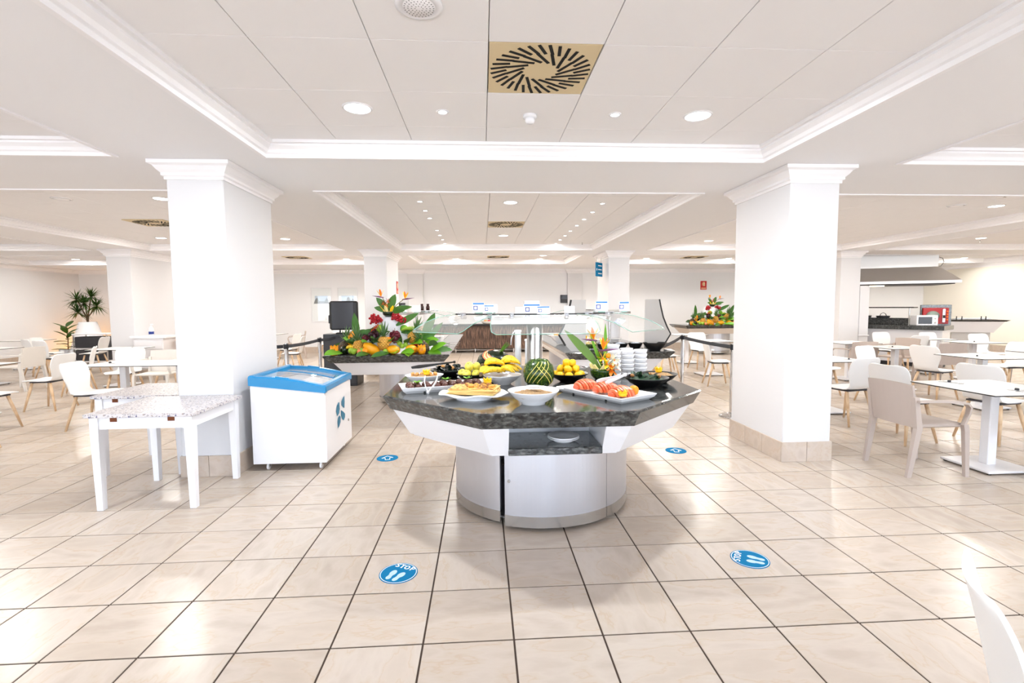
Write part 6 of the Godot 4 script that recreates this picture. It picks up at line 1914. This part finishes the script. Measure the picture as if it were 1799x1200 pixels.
func build_fruit_display() -> void:
	display(Vector3(-1.24, TOP, -6.68), 1.0, "tall fruit display")
	display(Vector3(7.0, TOP, -14.6), 1.15, "far fruit counter")
	# flowers on the far counter
	var fv := thing("flower_melon", "melon vase of yellow lilies on the far fruit counter", "flower arrangement", Vector3(7.95, TOP, -14.5))
	melon_vase(fv, 0.11, 0.12, "melon_green")
	for k in 5: leaf_part(fv, Vector3(0, 0.1, 0), Vector3(cos(k * 1.25) * 0.6, 0.9, sin(k * 1.25) * 0.5), 0.4, 0.05, "leaf", 0.05)
	for k in 6: lily(fv, Vector3(cos(k) * 0.09, 0.18 + 0.03 * (k % 3), sin(k) * 0.08), Vector3(cos(k), 0.5, sin(k)).normalized(), "petal_yellow" if k % 2 else "petal_white", 0.09)
	# plates, wooden stands and trays on the fruit counter behind the display
	var ws := thing("wooden_stand", "pale wooden stand with white plates behind the fruit display", "stand", Vector3(-0.98, TOP + 0.01, -8.0))
	part(ws, "upright", bx(Vector3(0.1, 0.28, 0.25), 0.006), M["beech"], Vector3(0, 0.14, 0))
	part(ws, "board", bx(Vector3(0.5, 0.03, 0.35), 0.006), M["beech"], Vector3(-0.1, 0.06, 0.1))
	for e in [[-0.75, -8.0, 8, "tall stack beside the wooden stand, aisle side"], [-1.22, -7.85, 5, "low stack beside the wooden stand, screen side"]]:
		for k in e[2]:
			solo("dinner_plate", "white plate, %s in the %s" % [LEVEL[k] if k < e[2] - 1 else "topmost", e[3]], "plate", cached_plate(), M["ceramic"], Vector3(e[0], TOP + 0.012 + 0.014 * k, e[1]), 0, "plates behind the fruit display")
	for k in 5:
		var o := thing("serving_spoon", "steel serving spoon in the row along the fruit counter's aisle edge", "spoon", Vector3(-0.56, TOP + 0.005, -6.75 - 0.3 * k), 30, "spoons along the fruit counter")
		part(o, "spoon_bowl", turned([[0.0, 0.0], [0.025, 0.004], [0.032, 0.012], [0.0, 0.006]], 14, 1.4), M["steel"])
		part(o, "spoon_handle", bx(Vector3(0.2, 0.004, 0.012), 0.001), M["steel"], Vector3(0.12, 0.008, 0))
	var cd := thing("jar_caddy", "wire caddy with two dark red jars on the fruit counter's guard", "caddy", Vector3(-0.98, 1.415, -8.5))
	part(cd, "rack", bx(Vector3(0.2, 0.03, 0.1), 0.004), M["steel"], Vector3(0, 0.015, 0))
	for sx in [-0.05, 0.05]: part(cd, "jar", turned([[0.0, 0.0], [0.03, 0.0], [0.032, 0.06], [0.022, 0.08], [0.024, 0.11], [0.0, 0.112]], 14), M["jar_dark"], Vector3(sx, 0.03, 0))
	# bowls on the right counter
	for e in [[1.62, -6.42, 0.115, "black bowl in the row along the black bowl counter, next to the square stacks"], [1.84, -6.44, 0.105, "black bowl in the middle of the row on the black bowl counter"], [2.05, -6.46, 0.1, "black bowl before the dining-side grey shield"]]:
		bowl(e[3], Vector3(e[0], TOP, e[1] + 0.06 - 0.05), e[2], 0.1, "black_plastic")
		heap("violet salad filling the %s" % e[3], "salad_heap", "salad", Vector3(e[0], TOP + 0.075, e[1] + 0.01), e[2] * 0.8, 0.03, "card_grey", int(e[0] * 10))
	bowl("largest black oval bowl at the outer end of the black bowl counter", Vector3(2.28, TOP, -6.34), 0.12, 0.11, "black_plastic", 1.35)
	bowl("wide white bowl of oranges on the aisle side of the black bowl counter", Vector3(1.25, TOP + 0.011, -7.6), 0.2, 0.14, "ceramic")
	for k in 6:
		fruit("orange", "orange", Vector3(1.25 + cos(k * 1.05) * 0.1, TOP + 0.13, -7.6 + sin(k * 1.05) * 0.1), "orange in the wide white bowl", "oranges on the black bowl counter", Vector3.ZERO, 1.2)
	for e in [[1.52, -7.2, "plate stack nearest the oranges"], [1.75, -7.25, "middle plate stack"], [2.02, -7.4, "canister-side plate stack"]]:
		for k in 6:
			solo("dinner_plate", "white plate, %s in the %s on the black bowl counter" % [LEVEL[k] if k < 5 else "topmost", e[2]], "plate", cached_plate(), M["ceramic"], Vector3(e[0], TOP + 0.011 + 0.014 * k, e[1]), 0, "plates on the black bowl counter")
	var ct := thing("white_canister", "tall white canister behind the black bowls", "canister", Vector3(2.08, TOP + 0.01, -7.75))
	part(ct, "body", cyl(0.13, 0.5, 28), M["white_gloss"])
	part(ct, "lid", cyl(0.135, 0.03, 28), M["grey_shield"], Vector3(0, 0.5, 0))
	var sf := thing("flower_melon", "small melon vase of yellow flowers between black bowls and plates", "flower arrangement", Vector3(1.5, TOP + 0.0, -6.72))
	melon_vase(sf, 0.08, 0.09, "melon_green")
	for k in 6: lily(sf, Vector3(cos(k) * 0.06, 0.12 + 0.02 * (k % 2), sin(k) * 0.06), Vector3(cos(k), 0.7, sin(k)).normalized(), "petal_yellow" if k % 2 else "petal_white", 0.06)

func cached_plate() -> ArrayMesh:
	if not cache.has("plate"): cache["plate"] = turned([[0.0, 0.0], [0.07, 0.0], [0.075, 0.004], [0.12, 0.014], [0.12, 0.017], [0.075, 0.008], [0.0, 0.007]], 28)
	return cache["plate"]

func display(at: Vector3, s: float, where: String) -> void:
	var near := s <= 1.0
	var rs := thing("display_riser", "white cloth draped over the stepped riser of the %s" % where, "tablecloth", at)
	var b := B.new()
	b.smooth(true)
	var rings := []
	for q in [[1.06, 0.004], [1.0, 0.012], [0.92, 0.05], [0.72, 0.12], [0.52, 0.2], [0.42, 0.28], [0.36, 0.40], [0.3, 0.46], [0.002, 0.47]]:
		var ring := []
		for i in 64:
			var a := -TAU * i / 64.0
			var wob := 1.0 + 0.035 * sin(a * 11.0) + 0.025 * sin(a * 17.0 + 1.0)
			ring.append(Vector3(cos(a) * 0.6 * q[0] * wob * s, (q[1] + (0.012 * sin(a * 13.0) if q[0] > 0.9 else 0.0) + 0.002) * s + 0.008, sin(a) * 0.34 * q[0] * wob * s))
		rings.append(ring)
	b.loft(rings, true, false)
	part(rs, "cloth", b.done(), M["cloth"])
	var put := func(x: float, z: float, up: float) -> Vector3: return at + Vector3(x * s, mound_h(x, z) * s + up, z * s)
	var W := "on the " + where
	for e in [[-0.34, 0.27, 8.0, false, "ripe pineapple leaning beside the papaya"], [-0.04, 0.3, -4.0, false, "ripe golden pineapple in the middle of the front"], [0.3, 0.16, -20.0, false, "small reddish pineapple below the green bananas"], [0.5, 0.2, 25.0, true, "dark pineapple at the pointed-leaf end"], [-0.6, 0.12, -14.0, true, "dark pineapple at the carved-papaya end"]]:
		pineapple(put.call(e[0], e[1], -0.012), Vector3(6, 0, e[2]), 1.35 * s, e[3], "%s %s" % [e[4], W])
	for e in [["papaya", "mango", -0.18, 0.33, Vector3(0, 20, 55), "yellow papaya lying among the fruit"], ["mango", "mango", 0.1, 0.34, Vector3(0, 0, 85), "orange mango at the front middle"], ["mango", "mango", 0.33, 0.32, Vector3(0, 30, 80), "orange mango beside the carved lantern"], ["orange", "orange", -0.25, 0.37, Vector3.ZERO, "single orange in front of the papaya"], ["orange", "orange", 0.02, 0.24, Vector3.ZERO, "single orange behind the golden pineapple"]]:
		fruit(e[0], e[1], put.call(e[2], e[3], (0.07 if e[0] == "papaya" else 0.058 if e[0] == "mango" else 0.046) * s), "%s %s" % [e[5], W], "", e[4], 1.3 * s)
	for k in 5:
		fruit("apple", "apple_green", put.call(-0.4 + 0.035 * k, 0.36 - 0.05 * (k % 3), 0.044 * s), "green apple piled before the leaning pineapple %s" % W, "green apples " + W, Vector3(k * 20.0, 0, k * 15.0), 1.15 * s, true)
	for k in 5:
		fruit("apple", "apple_green", put.call(0.16 + 0.04 * k, 0.25 + 0.03 * (k % 2), 0.035), "small green guava piled below the green bananas %s" % W, "green guavas " + W, Vector3(0, 0, k * 30.0), 0.9 * s)
	grapes(put.call(-0.18, 0.2, 0.07), "grape_dark", "dark purple grape bunch %s" % W)
	grapes(put.call(0.1, 0.22, 0.06), "grape_red", "reddish grape bunch %s" % W)
	grapes(put.call(-0.4, 0.1, 0.05), "grape_dark", "black grape bunch at the carved-papaya end %s" % W, 45)
	banana_bunch(put.call(0.28, 0.12, 0.10), 160, 7, "banana_green", "green banana bunch %s" % W, 0)
	banana_bunch(put.call(-0.46, 0.24, 0.05), 20, 5, "banana", "small yellow banana bunch at the carved-papaya end %s" % W, 10)
	for e in [[-0.66, 0.3, "carved-papaya"], [0.46, 0.36, "pointed-leaf"]]:
		var o := thing("carved_pepper", "orange carved lantern fruit at the %s corner %s" % [e[2], W], "carved fruit", at + Vector3(e[0] * s, 0.004, e[1] * s))
		part(o, "shell", turned([[0.0, 0.0], [0.04, 0.0], [0.052, 0.04], [0.05, 0.085], [0.03, 0.085], [0.03, 0.05], [0.0, 0.05]], 16), M["pepper_orange"])
		var t := B.new()
		for k in 7: blade(t, Vector3(cos(k * 0.9) * 0.045, 0.08, sin(k * 0.9) * 0.045), Vector3(cos(k * 0.9) * 0.2, 1, sin(k * 0.9) * 0.2), 0.04, 0.034, 0.0)
		part(o, "points", t.done(), M["mango"])
		for k in 3: part(o, "cut_slot", bx(Vector3(0.006, 0.035, 0.004)), M["bark"], Vector3(-0.018 + 0.018 * k, 0.06, 0.05))
	var cf := thing("carved_papaya", "carved orange papaya ornament standing upright %s" % W, "carved fruit", put.call(-0.5, 0.16, 0.02))
	part(cf, "body", turned([[0.0, 0.0], [0.03, 0.02], [0.055, 0.09], [0.04, 0.15], [0.0, 0.2]], 14, 1.0, 0.6), M["pepper_orange"], Vector3(0, 0.06, 0), Vector3(0, 0, -14))
	for k in 5: part(cf, "carved_star", turned([[0.0, 0.0], [0.011, 0.002], [0.0, 0.006]], 6), M["melon_flesh" if k % 2 else "bark"], Vector3(-0.02 + 0.015 * (k % 3) + 0.01, 0.12 + 0.022 * k, 0.034), Vector3(90, 0, 0))
	for e in [[-0.55, 0.24, "melon_dark", 1.5, "dark green custard apple at the carved-papaya end"], [-0.1, 0.14, "apple_green", 1.6, "round green melon behind the golden pineapple"], [0.2, 0.1, "leaf_light", 1.5, "lime-green melon under the bananas"], [0.42, 0.26, "orange", 1.2, "orange beside the pointed-leaf dark pineapple"], [-0.44, 0.3, "apple_green", 1.25, "green sugar apple above the front leaves"], [-0.3, 0.14, "grape_red", 1.3, "dark red pomegranate above the leaning pineapple"], [0.36, 0.2, "sign_red", 1.1, "red apple below the reddish pineapple"], [0.0, 0.36, "apple_green", 1.0, "small lime before the golden pineapple"], [-0.32, 0.38, "flesh_pink", 1.0, "pinkish peach between apples and orange"]]:
		fruit("orange", e[2], put.call(e[0], e[1], 0.036 * e[3] * s), "%s %s" % [e[4], W], "", Vector3.ZERO, e[3] * s)
	for k in 16:
		var az := PI * (0.04 + 0.92 * k / 15.0)
		var o := thing("fig_leaf", "green leaf filling the gaps between the fruit %s" % W, "leaf", put.call(cos(az) * (0.40 + 0.08 * (k % 3)), sin(az) * 0.24, 0.02), 0, "filler leaves " + W)
		leaf_part(o, Vector3.ZERO, Vector3(cos(az) + 0.3 * sin(k * 2.1), 0.35 + 0.3 * (k % 2), sin(az)), 0.24 * s, 0.12 * s, ["leaf", "leaf_light", "leaf_dark"][k % 3], 0.25, 0.25, Vector3(0, 0.8, 0.7))
	# leaves round the foot and the big blades
	var lv := [[-0.56, 0.3, Vector3(-0.5, 0.12, 0.75), 0.26, 0.12, "leaf_light"], [-0.2, 0.4, Vector3(-0.5, 0.05, 0.8), 0.2, 0.09, "leaf"], [0.1, 0.38, Vector3(0.3, 0.2, 0.9), 0.2, 0.1, "leaf_light"], [0.2, 0.38, Vector3(0.8, 0.25, 0.6), 0.22, 0.1, "leaf_light"], [0.05, 0.4, Vector3(-0.8, 0.0, 0.55), 0.22, 0.08, "leaf"], [0.55, 0.22, Vector3(0.8, 0.55, 0.3), 0.26, 0.1, "leaf_light"], [0.58, 0.2, Vector3(0.9, 0.2, 0.3), 0.26, 0.1, "leaf"], [0.52, 0.22, Vector3(0.75, -0.05, 0.6), 0.24, 0.09, "leaf_light"], [0.3, 0.36, Vector3(0.1, 0.0, 1.0), 0.18, 0.1, "leaf_light"]]
	var k2 := 0
	for e in lv:
		k2 += 1
		var o := thing("fig_leaf", "broad green leaf tucked under the fruit at the front %s" % W, "leaf", put.call(e[0], e[1], 0.02), 0, "broad leaves " + W)
		leaf_part(o, Vector3.ZERO, e[2], e[3] * s * 1.1, e[4] * s * 1.2, e[5], 0.15, 0.25, Vector3(0, 0.8, 0.6))
	var bl := [[-0.44, 0.0, Vector3(-0.05, 1.0, 0.1), 0.42, 0.1, "upright broad strelitzia leaf beside the carved papaya"], [-0.42, 0.05, Vector3(0.75, 0.62, 0.1), 0.36, 0.08, "arching strelitzia leaf sweeping up to the middle"], [0.1, 0.12, Vector3(0.85, 0.5, 0.15), 0.36, 0.085, "dark strelitzia leaf slanting across the middle"], [0.42, 0.0, Vector3(0.42, 0.9, 0.05), 0.44, 0.12, "tall pointed strelitzia leaf, the broader of a pair"], [0.46, 0.0, Vector3(0.6, 0.7, 0.0), 0.38, 0.08, "pointed strelitzia leaf, the narrower of a pair"]]
	for e in bl:
		var o := thing("strelitzia_leaf", "%s %s" % [e[5], W], "leaf", put.call(e[0], e[1], 0.02))
		leaf_part(o, Vector3.ZERO, e[2], e[3] * s, e[4] * s, "leaf", 0.05, 0.3, Vector3(0.2, 0.25, 1))
	for k in 9:
		var az := PI * (0.08 + 0.84 * k / 8.0)
		var o := thing("ruscus_leaf", "dark pointed leaf lying on the upper cloth %s" % W, "leaf", put.call(cos(az) * 0.27, sin(az) * 0.15, 0.01), 0, "upper leaves " + W)
		leaf_part(o, Vector3.ZERO, Vector3(cos(az) * 1.2, 0.2 - 0.5 * (k % 2), sin(az) * 0.5), 0.2 * s, 0.075 * s, "leaf_dark" if k % 2 else "leaf", 0.2, 0.25, Vector3(0, 0.4, 1))
	# crown: melon vase with flowers
	var fm := thing("flower_melon", "star-cut melon with red flowers and strelitzias crowning the %s" % where, "flower arrangement", at + Vector3(0.0, 0.475 * s, 0.05))
	melon_vase(fm, 0.085, 0.09, "melon_dark")
	for k in 7: blade_part(fm, k)
	for e in [[Vector3(-0.6, 0.8, 0.1), 0.26, 0.07], [Vector3(0.35, 0.9, 0.1), 0.27, 0.08], [Vector3(0.9, 0.25, 0.2), 0.34, 0.06], [Vector3(-0.9, 0.35, 0.2), 0.2, 0.06], [Vector3(0.8, 0.1, 0.4), 0.26, 0.06]]:
		leaf_part(fm, Vector3(0, 0.07, 0.02), e[0], e[1], e[2] * 1.3, "leaf", 0.08, 0.25, Vector3(0.1, 0.3, 1))
	paradise_flower(fm, Vector3(0, 0.06, 0), Vector3(0.2, 0.23, 0.02), 0.2)
	paradise_flower(fm, Vector3(0, 0.06, 0), Vector3(-0.08, 0.26, 0.02), 2.4)
	for e in [[-0.06, 0.17], [0.0, 0.2], [-0.02, 0.14]]: lily(fm, Vector3(e[0], e[1], 0.07), Vector3(0.1, 0.5, 0.8).normalized(), "petal_red" if e[1] > 0.16 else "petal_orange", 0.055)
	for e in [[-0.17, 0.03], [-0.13, 0.0], [0.14, 0.02], [0.19, 0.0], [0.1, 0.04], [-0.2, -0.02]]:
		var o := thing("red_blossom", "dark red blossom cluster below the crown %s" % W, "flower", at + Vector3(e[0], 0.44 * s + e[1], 0.12), 0, "red blossoms " + W)
		var q := B.new()
		q.smooth(true)
		for k in 22: q.ball(Vector3(rng.randf_range(-0.05, 0.05), rng.randf_range(-0.035, 0.04), rng.randf_range(-0.02, 0.04)), Vector3.ONE * 0.016, 7, 5)
		part(o, "petals", q.done(), M["petal_red"])
	for e in [[-0.2, 0.17, 0.13], [-0.16, 0.19, 0.17]]:
		var o := thing("red_blossom", "crimson orchid above the purple grapes %s" % W, "flower", put.call(e[0], e[1], e[2]), 0, "crimson orchids " + W)
		for k in 3: lily(o, Vector3(0.02 * k, 0.015 * k, 0.02), Vector3(0.2, 0.4, 0.9).normalized(), "petal_red", 0.04)

func blade_part(o: Node3D, k: int) -> void:
	var a := TAU * k / 7.0
	var b := B.new()
	leaf_shape(b, Vector3(cos(a) * 0.06, 0.06, sin(a) * 0.06 + 0.02), Vector3(cos(a) * 0.55, 0.8, sin(a) * 0.55).normalized(), 0.11, 0.05, 0.0, 0.2)
	part(o, "cut_petal", b.done(), M["petal_yellow" if k % 2 else "melon_flesh"])
